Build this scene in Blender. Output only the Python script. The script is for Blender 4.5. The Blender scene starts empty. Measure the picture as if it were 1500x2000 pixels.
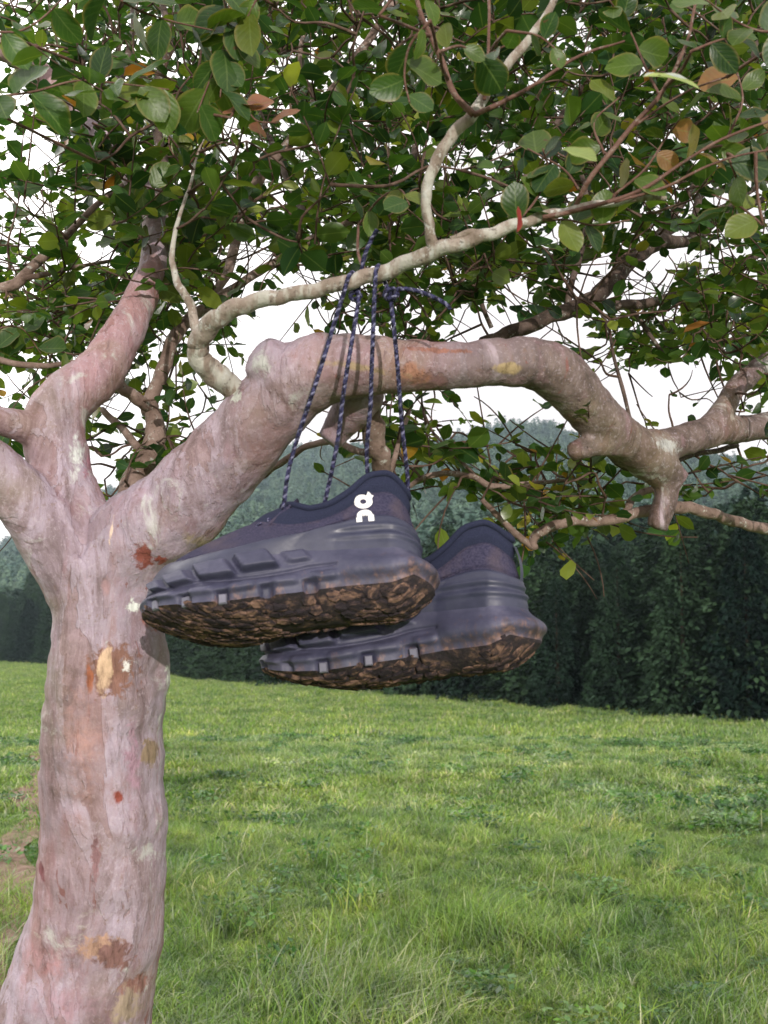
import bpy, bmesh, math, random
import numpy as np
from mathutils import Vector, Matrix
from mathutils.bvhtree import BVHTree
SC = bpy.context.scene
COL = SC.collection
random.seed(7)
RNG = np.random.default_rng(11)

# ------------------------------------------------------------------ camera
F = 2187.5                      # focal length in pixels of the 1500 x 2000 photograph
PITCH = math.atan(240 / F)
CAM = Vector((0, 0, 1.7))
RT = Vector((1, 0, 0)); UP = Vector((0, -math.sin(PITCH), math.cos(PITCH))); FW = Vector((0, math.cos(PITCH), math.sin(PITCH)))
def P(x, y, d):
    """world point seen at photo position x, y at distance d along the view axis"""
    x, y, d = float(x), float(y), float(d)
    return CAM + d * (FW + RT * ((x - 750) / F) - UP * ((y - 1000) / F))
cd = bpy.data.cameras.new('camera'); cam = bpy.data.objects.new('camera', cd); COL.objects.link(cam)
cam.location = CAM; cam.rotation_euler = (math.pi / 2 + PITCH, 0, 0)
cd.sensor_fit = 'HORIZONTAL'; cd.sensor_width = 24; cd.lens = 35; cd.clip_start = .02; cd.clip_end = 5000
cd.dof.use_dof = True; cd.dof.focus_distance = 1.95; cd.dof.aperture_fstop = 11.0
SC.camera = cam

# ------------------------------------------------------------------ world and sun
SUN_AZ, SUN_EL = math.radians(12), math.radians(12)       # behind the camera, a little to the right, low; stands in for its flash
w = bpy.data.worlds.new('World'); SC.world = w; w.use_nodes = True
nt = w.node_tree; nt.nodes.clear()
out = nt.nodes.new('ShaderNodeOutputWorld'); bg = nt.nodes.new('ShaderNodeBackground'); bg.inputs[1].default_value = 0.12
sky = nt.nodes.new('ShaderNodeTexSky'); sky.sky_type = 'NISHITA'; sky.sun_disc = False
sky.sun_elevation = SUN_EL; sky.sun_rotation = math.pi - SUN_AZ
sky.air_density = 1.2; sky.dust_density = 2.5
tc = nt.nodes.new('ShaderNodeTexCoord'); nz = nt.nodes.new('ShaderNodeTexNoise'); nz.inputs['Scale'].default_value = 2.2; nz.inputs['Detail'].default_value = 5
rp = nt.nodes.new('ShaderNodeValToRGB'); rp.color_ramp.elements[0].position = .3; rp.color_ramp.elements[0].color = (9.0, 8.3, 8.2, 1)
rp.color_ramp.elements[1].position = .62; rp.color_ramp.elements[1].color = (10.4, 9.9, 9.8, 1)
mx = nt.nodes.new('ShaderNodeMixRGB'); mx.inputs[0].default_value = .93
nt.links.new(tc.outputs['Generated'], nz.inputs['Vector']); nt.links.new(nz.outputs['Fac'], rp.inputs[0])
nt.links.new(sky.outputs[0], mx.inputs[1]); nt.links.new(rp.outputs[0], mx.inputs[2])
dt = nt.nodes.new('ShaderNodeVectorMath'); dt.operation = 'DOT_PRODUCT'; dt.inputs[1].default_value = Vector((-.62, .55, .56)).normalized()
pw = nt.nodes.new('ShaderNodeMath'); pw.operation = 'POWER'; pw.use_clamp = False; mxx = nt.nodes.new('ShaderNodeMath'); mxx.operation = 'MAXIMUM'; mxx.inputs[1].default_value = 0
pw.inputs[1].default_value = 11.0; gl = nt.nodes.new('ShaderNodeMixRGB'); gl.blend_type = 'ADD'; gl.inputs[2].default_value = (52, 50, 47, 1)
nt.links.new(tc.outputs['Generated'], dt.inputs[0]); nt.links.new(dt.outputs['Value'], mxx.inputs[0]); nt.links.new(mxx.outputs[0], pw.inputs[0])
nt.links.new(pw.outputs[0], gl.inputs[0]); nt.links.new(mx.outputs[0], gl.inputs[1]); nt.links.new(gl.outputs[0], bg.inputs[0]); nt.links.new(bg.outputs[0], out.inputs[0])
sl = bpy.data.lights.new('flash_sun', 'SUN'); sl.energy = 3.1; sl.angle = math.radians(.55); sl.color = (1, .93, .86)
so = bpy.data.objects.new('flash_sun', sl); COL.objects.link(so)
sdir = Vector((math.sin(SUN_AZ) * math.cos(SUN_EL), -math.cos(SUN_AZ) * math.cos(SUN_EL), math.sin(SUN_EL)))
so.rotation_euler = sdir.to_track_quat('Z', 'Y').to_euler()
SC.view_settings.view_transform = 'Standard'; SC.view_settings.look = 'None'; SC.view_settings.gamma = 1
SC.view_settings.exposure = 0.12
SC.render.engine = 'CYCLES'
SC.cycles.use_denoising = True
SC.cycles.max_bounces = 6; SC.cycles.diffuse_bounces = 3; SC.cycles.glossy_bounces = 2
SC.cycles.transmission_bounces = 4; SC.cycles.transparent_max_bounces = 8; SC.cycles.volume_bounces = 0

# ------------------------------------------------------------------ helpers
def tag(o, label=None, cat=None, group=None, kind=None):
    if label: o['label'] = label
    if cat: o['category'] = cat
    if group: o['group'] = group
    if kind: o['kind'] = kind
    return o
def empty(name, loc=(0, 0, 0)):
    o = bpy.data.objects.new(name, None); COL.objects.link(o); o.location = loc; o.empty_display_size = .1
    return o
def mk(name, V, Fc, mat, parent=None, smooth=True, local=False):
    """link ONE mesh object; world coordinates unless local"""
    me = bpy.data.meshes.new(name)
    me.from_pydata([tuple(v) for v in V], [], [tuple(int(i) for i in f) for f in Fc]); me.update()
    for m in (mat if isinstance(mat, (list, tuple)) else [mat]): me.materials.append(m)
    if smooth: me.polygons.foreach_set('use_smooth', [True] * len(me.polygons))
    o = bpy.data.objects.new(name, me); COL.objects.link(o)
    if parent is not None:
        o.parent = parent
        if not local: o.matrix_parent_inverse = PINV.get(parent.name, Matrix()).copy()
    return o
PINV = {}
def mk_np(name, V, quads, mat, parent=None, attr=None, uv=None, smooth=True):
    """fast mesh of numpy arrays; quads (n,4), a triangle repeats nothing (pass tris separately as list of arrays)"""
    me = bpy.data.meshes.new(name)
    groups = quads if isinstance(quads, list) else [quads]
    nl = sum(g.size for g in groups); nf = sum(len(g) for g in groups)
    me.vertices.add(len(V)); me.vertices.foreach_set('co', np.asarray(V, np.float32).ravel())
    me.loops.add(nl); me.polygons.add(nf)
    li = np.concatenate([g.ravel() for g in groups]).astype(np.int32)
    ls = []; s = 0
    for g in groups:
        ls.append(s + np.arange(len(g)) * g.shape[1]); s += g.size
    me.loops.foreach_set('vertex_index', li)
    me.polygons.foreach_set('loop_start', np.concatenate(ls).astype(np.int32))
    me.update(calc_edges=True)
    if smooth: me.polygons.foreach_set('use_smooth', np.ones(nf, bool))
    if attr is not None:
        a = me.color_attributes.new('tint', 'FLOAT_COLOR', 'POINT'); a.data.foreach_set('color', np.asarray(attr, np.float32).ravel())
    if uv is not None:
        u = me.uv_layers.new(name='UVMap'); u.data.foreach_set('uv', np.asarray(uv, np.float32)[li].ravel())
    me.materials.append(mat); me.validate()
    o = bpy.data.objects.new(name, me); COL.objects.link(o)
    if parent is not None: o.parent = parent; o.matrix_parent_inverse = PINV.get(parent.name, Matrix()).copy()
    return o
def root(name, loc, label, cat, group=None):
    o = empty(name, loc); PINV[o.name] = Matrix.Translation(-Vector(loc)); return tag(o, label, cat, group)
def catmull(pts, n):
    """resample control rows (any width) to n rows per span"""
    p = np.array(pts, float); p = np.vstack([2 * p[0] - p[1], p, 2 * p[-1] - p[-2]])
    o = []
    for i in range(1, len(p) - 2):
        for k in range(n):
            t = k / n; a, b, c, d = p[i - 1:i + 3]
            o.append(.5 * ((2 * b) + (c - a) * t + (2 * a - 5 * b + 4 * c - d) * t * t + (3 * b - a - 3 * c + d) * t ** 3))
    o.append(p[-2]); return np.array(o)
def tube_np(pts, rad, ns=10, cap=True):
    pts = np.asarray(pts, float); rad = np.asarray(rad, float); n = len(pts)
    T = np.gradient(pts, axis=0); T /= np.linalg.norm(T, axis=1)[:, None] + 1e-12
    ref = np.array([0, 0, 1.]) if abs(T[0][2]) < .9 else np.array([1., 0, 0])
    N = np.cross(T[0], ref); N /= np.linalg.norm(N); V = []
    a = np.arange(ns) * 2 * np.pi / ns
    for i in range(n):
        N = N - T[i] * N.dot(T[i]); N /= np.linalg.norm(N); B = np.cross(T[i], N)
        V.append(pts[i] + rad[i] * (np.cos(a)[:, None] * N + np.sin(a)[:, None] * B))
    V = np.concatenate(V)
    i = np.arange(n - 1)[:, None] * ns; j = np.arange(ns)[None]; k = (j + 1) % ns
    Q = np.stack([i + j, i + k, i + ns + k, i + ns + j], -1).reshape(-1, 4)
    if not cap: return V, Q, None
    V = np.vstack([V, pts[0] - T[0] * rad[0] * .15, pts[-1] + T[-1] * rad[-1] * .15])
    j = np.arange(ns); k = (j + 1) % ns; e = (n - 1) * ns
    C = np.vstack([np.stack([np.full(ns, n * ns), k, j], -1), np.stack([np.full(ns, n * ns + 1), e + j, e + k], -1)])
    return V, Q, C
class Acc:
    def __init__(s): s.V = []; s.Q = []; s.T = []; s.n = 0
    def add(s, V, Q, T=None):
        s.V.append(V)
        if len(Q): s.Q.append(Q + s.n)
        if T is not None and len(T): s.T.append(T + s.n)
        s.n += len(V)
    def obj(s, name, mat, parent=None, **k):
        g = ([np.vstack(s.Q)] if s.Q else []) + ([np.vstack(s.T)] if s.T else [])
        return mk_np(name, np.vstack(s.V), g, mat, parent, **k)
NET = []          # wood nodes that twigs may grow from
def limb(ctrl, n=8, jitter=0.0):
    """ctrl rows: photo x, y, distance, width in photo pixels"""
    c = catmull(ctrl, n)
    pts = np.array([P(*r[:3]) for r in c]); rad = np.maximum(c[:, 3], 1.5) * c[:, 2] / F / 2
    if jitter:
        s = RNG.uniform(0, 9, 3)
        t = np.arange(len(pts)) * 1.0
        for a in range(3): pts[:, a] += jitter * (np.sin(t * .9 + s[a]) + .4 * np.sin(t * 1.7 + s[a] * 2)) * rad.mean()
        rad = rad * (1 + min(.05, jitter * .3) * (np.sin(t * .8 + s[0]) + .6 * np.sin(t * 1.9 + s[1])))
    return pts, rad

# ------------------------------------------------------------------ material helpers
class M:
    def __init__(s, name, rough=.8, spec=.3):
        s.m = bpy.data.materials.new(name); s.m.use_nodes = True; s.t = s.m.node_tree; s.b = s.t.nodes['Principled BSDF']
        s.b.inputs['Roughness'].default_value = rough; s.b.inputs['Specular IOR Level'].default_value = spec
        s.tc = s.n('ShaderNodeTexCoord')
    def n(s, typ, **k):
        x = s.t.nodes.new(typ)
        for a, v in k.items(): setattr(x, a, v)
        return x
    def put(s, sock, v):
        if hasattr(v, 'is_linked') or isinstance(v, bpy.types.NodeSocket): s.t.links.new(v, sock)
        else: sock.default_value = v
    def coord(s, scale=(1, 1, 1), kind='Object'):
        x = s.n('ShaderNodeMapping'); x.inputs['Scale'].default_value = scale; s.put(x.inputs[0], s.tc.outputs[kind]); return x.outputs[0]
    def noise(s, scale, detail=4, vec=None, rough=.5, dist=0):
        x = s.n('ShaderNodeTexNoise'); x.inputs['Scale'].default_value = scale; x.inputs['Detail'].default_value = detail
        x.inputs['Roughness'].default_value = rough; x.inputs['Distortion'].default_value = dist
        s.put(x.inputs['Vector'], vec if vec is not None else s.tc.outputs['Object']); return x.outputs['Fac']
    def ramp(s, fac, stops, interp='LINEAR'):
        x = s.n('ShaderNodeValToRGB'); e = x.color_ramp.elements; x.color_ramp.interpolation = interp
        while len(e) < len(stops): e.new(.5)
        for i, (p, c) in enumerate(stops):
            e[i].position = p; c = (c, c, c) if isinstance(c, (int, float)) else c; e[i].color = (*c, 1)
        s.put(x.inputs[0], fac); return x.outputs[0]
    def mix(s, f, a, b, mode='MIX'):
        x = s.n('ShaderNodeMixRGB', blend_type=mode)
        for k, v in enumerate((f, a, b)):
            if isinstance(v, tuple) and len(v) == 3: v = (*v, 1)
            s.put(x.inputs[k], v)
        return x.outputs[0]
    def math(s, op, a, b=0.0, clamp=False):
        x = s.n('ShaderNodeMath', operation=op, use_clamp=clamp); s.put(x.inputs[0], a); s.put(x.inputs[1], b); return x.outputs[0]
    def vmath(s, op, a, b=None, o=0):
        x = s.n('ShaderNodeVectorMath', operation=op); s.put(x.inputs[0], a)
        if b is not None: s.put(x.inputs[1], b)
        return x.outputs[o]
    def sep(s, v):
        x = s.n('ShaderNodeSeparateXYZ'); s.put(x.inputs[0], v); return x.outputs
    def pos(s): return s.n('ShaderNodeNewGeometry').outputs['Position']
    def bump(s, h, strength, dist=.002):
        x = s.n('ShaderNodeBump'); x.inputs['Strength'].default_value = strength; x.inputs['Distance'].default_value = dist
        s.put(x.inputs['Height'], h)
        if getattr(s, '_b', None) is not None: s.put(x.inputs['Normal'], s._b)
        s._b = x.outputs[0]; s.put(s.b.inputs['Normal'], x.outputs[0])
    def color(s, c): s.put(s.b.inputs['Base Color'], c if not (isinstance(c, tuple) and len(c) == 3) else (*c, 1))

# ---- bark of the trunk and heavy limbs (world coordinates, objects sit at the origin transform)
def bark_main():
    m = M('smooth_bark', .62, .35); pos = m.pos()
    mp = m.n('ShaderNodeMapping'); mp.inputs['Scale'].default_value = (1, 1, .28); m.put(mp.inputs[0], pos); st = mp.outputs[0]
    base = m.ramp(m.noise(15, 7, st, .70, 1.0), [(.34, (.150, .105, .105)), (.45, (.27, .205, .222)), (.53, (.355, .29, .33)), (.66, (.31, .21, .215))])
    base = m.mix(m.ramp(m.noise(4.5, 5, pos, .6, .8), [(.42, 0.0), (.62, .75)]), base, m.mix(1.0, base, (.80, .72, .60), 'MULTIPLY'))
    pink = m.ramp(m.noise(5.0, 5, st, .6, .5), [(.50, 0.0), (.62, 1.0)])
    base = m.mix(m.math('MULTIPLY', pink, .55), base, (.38, .19, .18))
    # browner, duller bark out along the limb
    sx = m.sep(pos)[0]
    brown = m.ramp(m.math('ADD', m.math('MULTIPLY', sx, 2.2), m.math('MULTIPLY', m.noise(6, 4, pos), .7)), [(.22, 0.0), (.80, 1.0)])
    bcol = m.ramp(m.noise(24, 7, pos, .72), [(.35, (.060, .043, .034)), (.5, (.145, .105, .088)), (.65, (.23, .175, .155))])
    base = m.mix(brown, base, bcol)
    olive = m.ramp(m.noise(7.5, 5, pos, .55, .3), [(.55, 0.0), (.70, .6)])
    base = m.mix(olive, base, (.24, .19, .125))
    base = m.mix(1.0, base, (.98, .985, 1.04), 'MULTIPLY')
    # long streaks, speckles and little flaking pits
    streak = m.ramp(m.noise(38, 4, st, .55), [(.56, 0.0), (.68, .55)]); base = m.mix(streak, base, (.25, .15, .17))
    pale = m.ramp(m.noise(26, 4, st, .55, .8), [(.60, 0.0), (.70, .55)]); base = m.mix(pale, base, (.50, .41, .47))
    sp = m.ramp(m.noise(110, 6, pos, .75), [(.57, 0.0), (.70, .85)]); base = m.mix(sp, base, (.20, .13, .10))
    spk = m.ramp(m.noise(190, 4, pos, .7), [(.36, .35), (.46, 0.0)]); base = m.mix(spk, base, (.46, .39, .43))
    fl = m.ramp(m.noise(30, 5, st, .68, 1.4), [(.655, 0.0), (.69, .75)]); base = m.mix(fl, base, (.20, .075, .06))
    dk = m.ramp(m.noise(70, 5, st, .7, .6), [(.30, .8), (.40, 0.0)]); base = m.mix(dk, base, (.17, .11, .11))
    li = m.ramp(m.noise(13, 8, pos, .72, .8), [(.58, 0.0), (.66, .7)]); base = m.mix(li, base, (.48, .49, .46))
    # exfoliating plates with crisp edges
    pl = m.noise(8.5, 6, st, .62, 1.1)
    pc = m.ramp(pl, [(.0, (.86, .80, .78)), (.415, (.86, .80, .78)), (.42, (1.0, 1.0, 1.0)), (.515, (1.0, .99, 1.0)), (.52, (1.12, 1.12, 1.14)), (.585, (1.10, 1.10, 1.10)), (.59, (.90, .80, .74)), (1.0, (.92, .82, .76))])
    base = m.mix(1.0, base, pc, 'MULTIPLY')
    ph = m.ramp(pl, [(.0, .0), (.415, .0), (.42, .35), (.515, .38), (.52, .72), (.585, .75), (.59, .25), (1.0, .3)])
    pe = m.ramp(m.noise(24, 6, st, .65, .8), [(.40, .0), (.41, .3), (.56, .35), (.57, .8), (1.0, .8)])
    # scars and lichen where the photograph has them
    MOT = m.ramp(m.noise(85, 6, st, .75), [(.32, (.45, .42, .40)), (.5, (1, 1, 1)), (.7, (1.3, 1.3, 1.3))])
    def mark(x, y, d, rx, ry, col, tilt=0, edge=.35, ns=45, amt=1.0):
        nonlocal base
        c = P(x, y, d); a = rx * d / F; b = ry * d / F
        q = m.vmath('SUBTRACT', pos, tuple(c))
        if tilt:
            r = m.n('ShaderNodeVectorRotate', rotation_type='Y_AXIS'); r.inputs['Angle'].default_value = math.radians(tilt); m.put(r.inputs[0], q); q = r.outputs[0]
        q = m.vmath('MULTIPLY', q, (1 / a, 1 / .09, 1 / b)); l = m.vmath('LENGTH', q, None, 1)
        l = m.math('ADD', l, m.math('MULTIPLY', m.math('SUBTRACT', m.noise(ns, 4, pos, .65, .5), .5), 2.6))
        f = m.ramp(l, [(max(0, 1 - edge) * .5, amt), (.5, 0.0)]) if False else m.math('MULTIPLY', m.math('SUBTRACT', 1.0, l), 1 / edge * amt, True)
        base = m.mix(f, base, m.mix(1.0, MOT, col, 'MULTIPLY'))
    mark(210, 1312, 1.33, 52, 62, (.21, .105, .08), ns=100); mark(200, 1312, 1.33, 17, 62, (.58, .40, .27), ns=30, tilt=-4)
    mark(168, 1330, 1.33, 8, 34, (.30, .10, .05)); mark(196, 1850, 1.34, 42, 28, (.36, .22, .16), ns=90, amt=.8); mark(222, 1868, 1.34, 34, 30, (.20, .105, .095), ns=100)
    mark(224, 1562, 1.33, 9, 18, (.22, .05, .035)); mark(248, 1500, 1.33, 17, 90, (.34, .21, .27), ns=60, amt=.7)
    mark(88, 1700, 1.38, 8, 26, (.20, .07, .08), tilt=30); mark(182, 1680, 1.33, 10, 60, (.24, .13, .14), ns=120, amt=.7)
    mark(255, 1935, 1.35, 30, 22, (.22, .11, .09), ns=110, amt=.8); mark(245, 1970, 1.35, 26, 45, (.30, .23, .17), ns=90, amt=.7)
    mark(270, 1085, 1.33, 22, 30, (.21, .065, .05), ns=110, tilt=20, amt=.85); mark(300, 1090, 1.33, 20, 9, (.26, .065, .045), ns=90)
    mark(198, 1140, 1.33, 12, 22, (.30, .19, .20), amt=.6); mark(290, 1205, 1.35, 26, 26, (.24, .09, .07), ns=80)
    mark(245, 1182, 1.33, 15, 15, (.66, .68, .64), ns=110); mark(322, 1322, 1.38, 8, 30, (.66, .68, .62), ns=110)
    mark(237, 1300, 1.33, 9, 16, (.66, .64, .62), ns=110); mark(150, 1450, 1.33, 45, 120, (.36, .21, .19), ns=60, amt=.30)
    mark(100, 1870, 1.36, 70, 60, (.33, .18, .19), ns=60, amt=.30); mark(130, 1955, 1.36, 80, 40, (.33, .20, .24), ns=60, amt=.30)
    mark(290, 1470, 1.37, 14, 34, (.25, .18, .12), ns=60); mark(208, 1030, 1.33, 4, 28, (.60, .45, .36), tilt=-6)
    mark(130, 880, 1.38, 14, 60, (.58, .60, .58), ns=60, amt=.8); mark(150, 870, 1.38, 8, 60, (.34, .16, .20), ns=80)
    mark(990, 718, 1.33, 27, 11, (.36, .27, .15), ns=25, tilt=4); mark(860, 678, 1.30, 70, 7, (.26, .12, .09), ns=80)
    mark(805, 722, 1.29, 42, 20, (.34, .17, .115), ns=70, amt=.6); mark(700, 712, 1.28, 90, 9, (.33, .24, .15), ns=50, amt=.6, tilt=-8)
    mark(500, 690, 1.27, 30, 36, (.44, .44, .42), ns=110, amt=.6); mark(455, 762, 1.30, 12, 22, (.48, .49, .44), ns=140)
    mark(420, 1068, 1.35, 70, 18, (.30, .24, .17), ns=40, amt=.8, tilt=-20)
    mark(1300, 870, 1.5, 40, 18, (.42, .42, .40), ns=170, amt=.7); mark(1225, 1010, 1.5, 30, 30, (.16, .15, .11), ns=40)
    m.color(base)
    m.bump(m.noise(60, 6, st, .7), .7, .004); m.bump(m.noise(18, 4, pos, .5), .4, .008); m.bump(m.noise(200, 5, pos, .7), .6, .0016); m.bump(ph, .8, .0022); m.bump(pe, .3, .0010)
    return m.m
def bark_simple(name, cols, scale=30, pale=None, band=None, rough=.8, dark_spots=True):
    m = M(name, rough, .25); pos = m.pos()
    c = m.ramp(m.noise(scale, 5, pos, .65), [(.32, cols[0]), (.5, cols[1]), (.68, cols[2])])
    if band:
        mp = m.n('ShaderNodeMapping'); mp.inputs['Scale'].default_value = (1, .3, .35); m.put(mp.inputs[0], pos)
        c = m.mix(m.ramp(m.noise(95, 3, mp.outputs[0], .5), [(.46, 0.0), (.60, 1.0)]), c, band)
    if pale: c = m.mix(m.ramp(m.noise(scale * 2.4, 4, pos, .7), [(.58, 0.0), (.66, .9)]), c, pale)
    if dark_spots: c = m.mix(m.ramp(m.noise(scale * 5, 3, pos, .6), [(.60, 0.0), (.7, .7)]), c, tuple(v * .4 for v in cols[0]))
    m.color(c); m.bump(m.noise(scale * 3, 4, pos, .6), .7, .004); return m.m
BARK = bark_main()
PALE = bark_simple('pale_bark', [(.15, .115, .085), (.25, .20, .165), (.36, .31, .27)], 30, (.46, .46, .43), (.40, .385, .34))
BROWN = bark_simple('brown_bark', [(.10, .065, .05), (.20, .14, .115), (.30, .22, .19)], 30, (.42, .42, .38))
DARK = bark_simple('dark_bark', [(.045, .032, .026), (.09, .062, .05), (.15, .11, .095)], 30, (.28, .28, .25))
TWIG = bark_simple('twig_bark', [(.055, .03, .022), (.09, .055, .04), (.15, .10, .08)], 40, None, None, .8, False)
RED = bark_simple('red_twig_bark', [(.075, .035, .026), (.13, .065, .048), (.19, .115, .09)], 40, (.22, .18, .15), None, .6, False)

def leaf_mat(name, near):
    m = M(name, .40 if near else .28, .42 if near else .55)
    at = m.n('ShaderNodeAttribute'); at.attribute_name = 'tint'; c = at.outputs['Color']
    uv = m.n('ShaderNodeUVMap'); uv.uv_map = 'UVMap'; u = m.sep(uv.outputs[0])
    c = m.mix(m.ramp(m.noise(28 if near else 14, 4, m.pos(), .6), [(.3, .0), (.7, 1.0)]), m.mix(1.0, c, (.72, .78, .8), 'MULTIPLY'), m.mix(1.0, c, (1.2, 1.15, 1.05), 'MULTIPLY'))
    side = m.math('ABSOLUTE', m.math('SUBTRACT', u[1], .5))
    if near:
        w_ = m.n('ShaderNodeTexWave', wave_type='BANDS', bands_direction='X'); w_.inputs['Scale'].default_value = 2.0
        vv = m.n('ShaderNodeCombineXYZ'); m.put(vv.inputs[0], m.math('SUBTRACT', u[0], m.math('MULTIPLY', side, .75))); m.put(w_.inputs[0], vv.outputs[0])
        c = m.mix(m.math('MULTIPLY', m.ramp(w_.outputs['Fac'], [(.86, 0.0), (1, 1.0)]), .14), c, (.14, .20, .06))
        m.bump(w_.outputs['Fac'], .12, .001)
        edge = m.ramp(m.math('ADD', side, m.math('MULTIPLY', m.math('SUBTRACT', m.noise(60, 3, m.pos()), .5), .12)), [(.40, 0.0), (.49, .5)])
        c = m.mix(edge, c, (.20, .15, .05))
        hole = m.ramp(m.noise(85, 2, m.pos()), [(.73, 0.0), (.75, .9)]); c = m.mix(hole, c, (.08, .04, .02))
    mid = m.ramp(side, [(0.0, .4), (.04, 0.0)]); c = m.mix(mid, c, (.16, .21, .07))
    geo = m.n('ShaderNodeNewGeometry')
    c2 = m.mix(m.math('MULTIPLY', geo.outputs['Backfacing'], .55), c, m.mix(1.0, c, (1.5, 1.55, 1.7), 'MULTIPLY'))
    m.color(c2)
    tr = m.n('ShaderNodeBsdfTranslucent'); m.put(tr.inputs[0], m.mix(1.0, c, (1.7, 1.9, .8) if near else (2.9, 2.9, .9), 'MULTIPLY'))
    ms = m.n('ShaderNodeMixShader'); ms.inputs[0].default_value = .36
    m.t.links.new(m.b.outputs[0], ms.inputs[1]); m.t.links.new(tr.outputs[0], ms.inputs[2])
    m.t.links.new(ms.outputs[0], m.t.nodes['Material Output'].inputs[0])
    m.bump(m.noise(120, 3, m.pos()), .25, .002)
    return m.m
LEAF = leaf_mat('leaf_green', False); LEAFN = leaf_mat('leaf_green_near', True)

# ------------------------------------------------------------------ terrain
def smooth(t): t = np.clip(t, 0, 1); return t * t * (3 - 2 * t)
RX = [-900, -400, 0, 200, 400, 560, 700, 850, 930, 1000, 1080, 1130, 1200, 1300, 1400, 1500, 1900, 2500]
RY = [1120, 1100, 1055, 960, 905, 880, 868, 858, 836, 822, 830, 855, 868, 880, 896, 912, 960, 1010]
TLX = [-3000, -900, 0, 400, 750, 1100, 1500, 2200, 4000]      # where the wood begins, photo column against distance
TLD = [230, 200, 160, 96, 73, 60, 50, 42, 36]
def px_of(tx): return tx * F + 750
def ridge_tan(px):
    y = np.interp(px, RX, RY); return np.tan(PITCH + np.arctan((1000 - y) / F))
def tree_d(px): return np.interp(px, TLX, TLD)
def near_z(d): return -2.0 * smooth((d - 8) / 42.)
def terrain(x, y):
    """height at world x, y (y along the view)"""
    y = np.asarray(y, float); x = np.asarray(x, float); yy = np.maximum(y, 1.0)
    px = np.clip(px_of(x / yy), -900, 2500); td = tree_d(px); zr = 1.7 + ridge_tan(px) * 800 - 8
    t = (yy - td) / (800 - td)
    z = np.where(t > 0, -2 + (zr + 2) * np.clip(t, 0, 1) ** 1.25, near_z(yy))
    z = np.where(t > 1, zr - (t - 1) ** 1.3 * 60, z)
    und = .05 * np.sin(x * .7 + y * .23) + .04 * np.sin(y * .9 - x * .31) + .03 * np.sin(x * 2.1 + 1.3 * y)
    und2 = 3.5 * np.sin(x * .021 + y * .013) * np.clip(t * 3, 0, 1)
    return np.where(y < 3, 0, z + und * np.clip((yy - 3) / 6, 0, 1) * (yy < 200) + und2)
def build_ground():
    tx = np.concatenate([np.linspace(-60, -2, 40)[:-1], np.linspace(-2, -.6, 40)[:-1], np.linspace(-.6, .6, 200)[:-1], np.linspace(.6, 2, 40)[:-1], np.linspace(2, 60, 40)])
    d = np.concatenate([np.linspace(2, 12, 60)[:-1], np.geomspace(12, 860, 180)[:-1], np.geomspace(860, 2500, 14)])
    X = tx[None] * d[:, None]; Y = np.repeat(d[:, None], len(tx), 1)
    X = np.clip(X, -1500, 1500)
    Z = terrain(X, Y)
    V = np.stack([X, Y, Z], -1).reshape(-1, 3)
    nx = len(tx); i = np.arange(len(d) - 1)[:, None] * nx; j = np.arange(nx - 1)[None]
    Q = np.stack([i + j, i + j + 1, i + nx + j + 1, i + nx + j], -1).reshape(-1, 4)
    n0 = len(V)                                                # strip behind and under the camera
    back = np.stack([X[0], np.full(nx, -60.), np.zeros(nx)], -1); V = np.vstack([V, back])
    jj = np.arange(nx - 1); Q = np.vstack([Q, np.stack([n0 + jj, n0 + jj + 1, jj + 1, jj], -1)])
    m = M('meadow_ground', .95, .1); p = m.pos()
    g = m.ramp(m.noise(.35, 6, p, .6), [(.3, (.055, .10, .022)), (.5, (.085, .14, .032)), (.7, (.11, .16, .045))])
    g = m.mix(m.ramp(m.noise(9, 5, p, .7), [(.45, 0.0), (.65, .8)]), g, (.035, .06, .016))
    g = m.mix(m.ramp(m.noise(1.2, 4, p, .6), [(.66, 0.0), (.74, .7)]), g, (.22, .17, .09))
    s = m.sep(p); far = m.ramp(m.math('MULTIPLY', s[2], .2), [(0.0, 0.0), (.3, 1.0)])
    m.color(m.mix(far, g, (.02, .035, .015))); m.bump(m.noise(14, 5, p, .7), .6, .05)
    return mk_np('ground', V, Q, m.m)
ground = tag(build_ground(), kind='structure')

# bare dirt path at the far left
def build_path():
    c = [(-500, 1570), (-260, 1560), (-100, 1545), (-20, 1535), (25, 1560), (50, 1600)]
    V = []; Q = []
    xs = np.linspace(-3.6, -2.15, 40)
    k = 0
    for i, a in enumerate(np.linspace(0, 1, 60)):
        y = 5.0 + a * 16; cx = -1.72 - .28 * (y - 5) + .09 * math.sin(y * 1.9); wd = .15 + .05 * math.sin(y * 2.7)
        for j in range(7):
            x = cx + (j / 6 - .5) * 2 * wd; V.append((x, y, float(terrain(x, y)) + .03 + .012 * math.sin(j * 2 + i)))
        if i:
            for j in range(6): Q.append((k - 7 + j, k - 6 + j, k + 1 + j, k + j))
        k += 7
    m = M('dirt', .95, .1); m.color(m.ramp(m.noise(7, 5, m.pos(), .7), [(.35, (.13, .085, .06)), (.6, (.26, .18, .14)), (.75, (.10, .13, .04))])); m.bump(m.noise(40, 4, m.pos()), .6, .02)
    return tag(mk('path', V, Q, m.m), kind='structure')
path = build_path()

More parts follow.
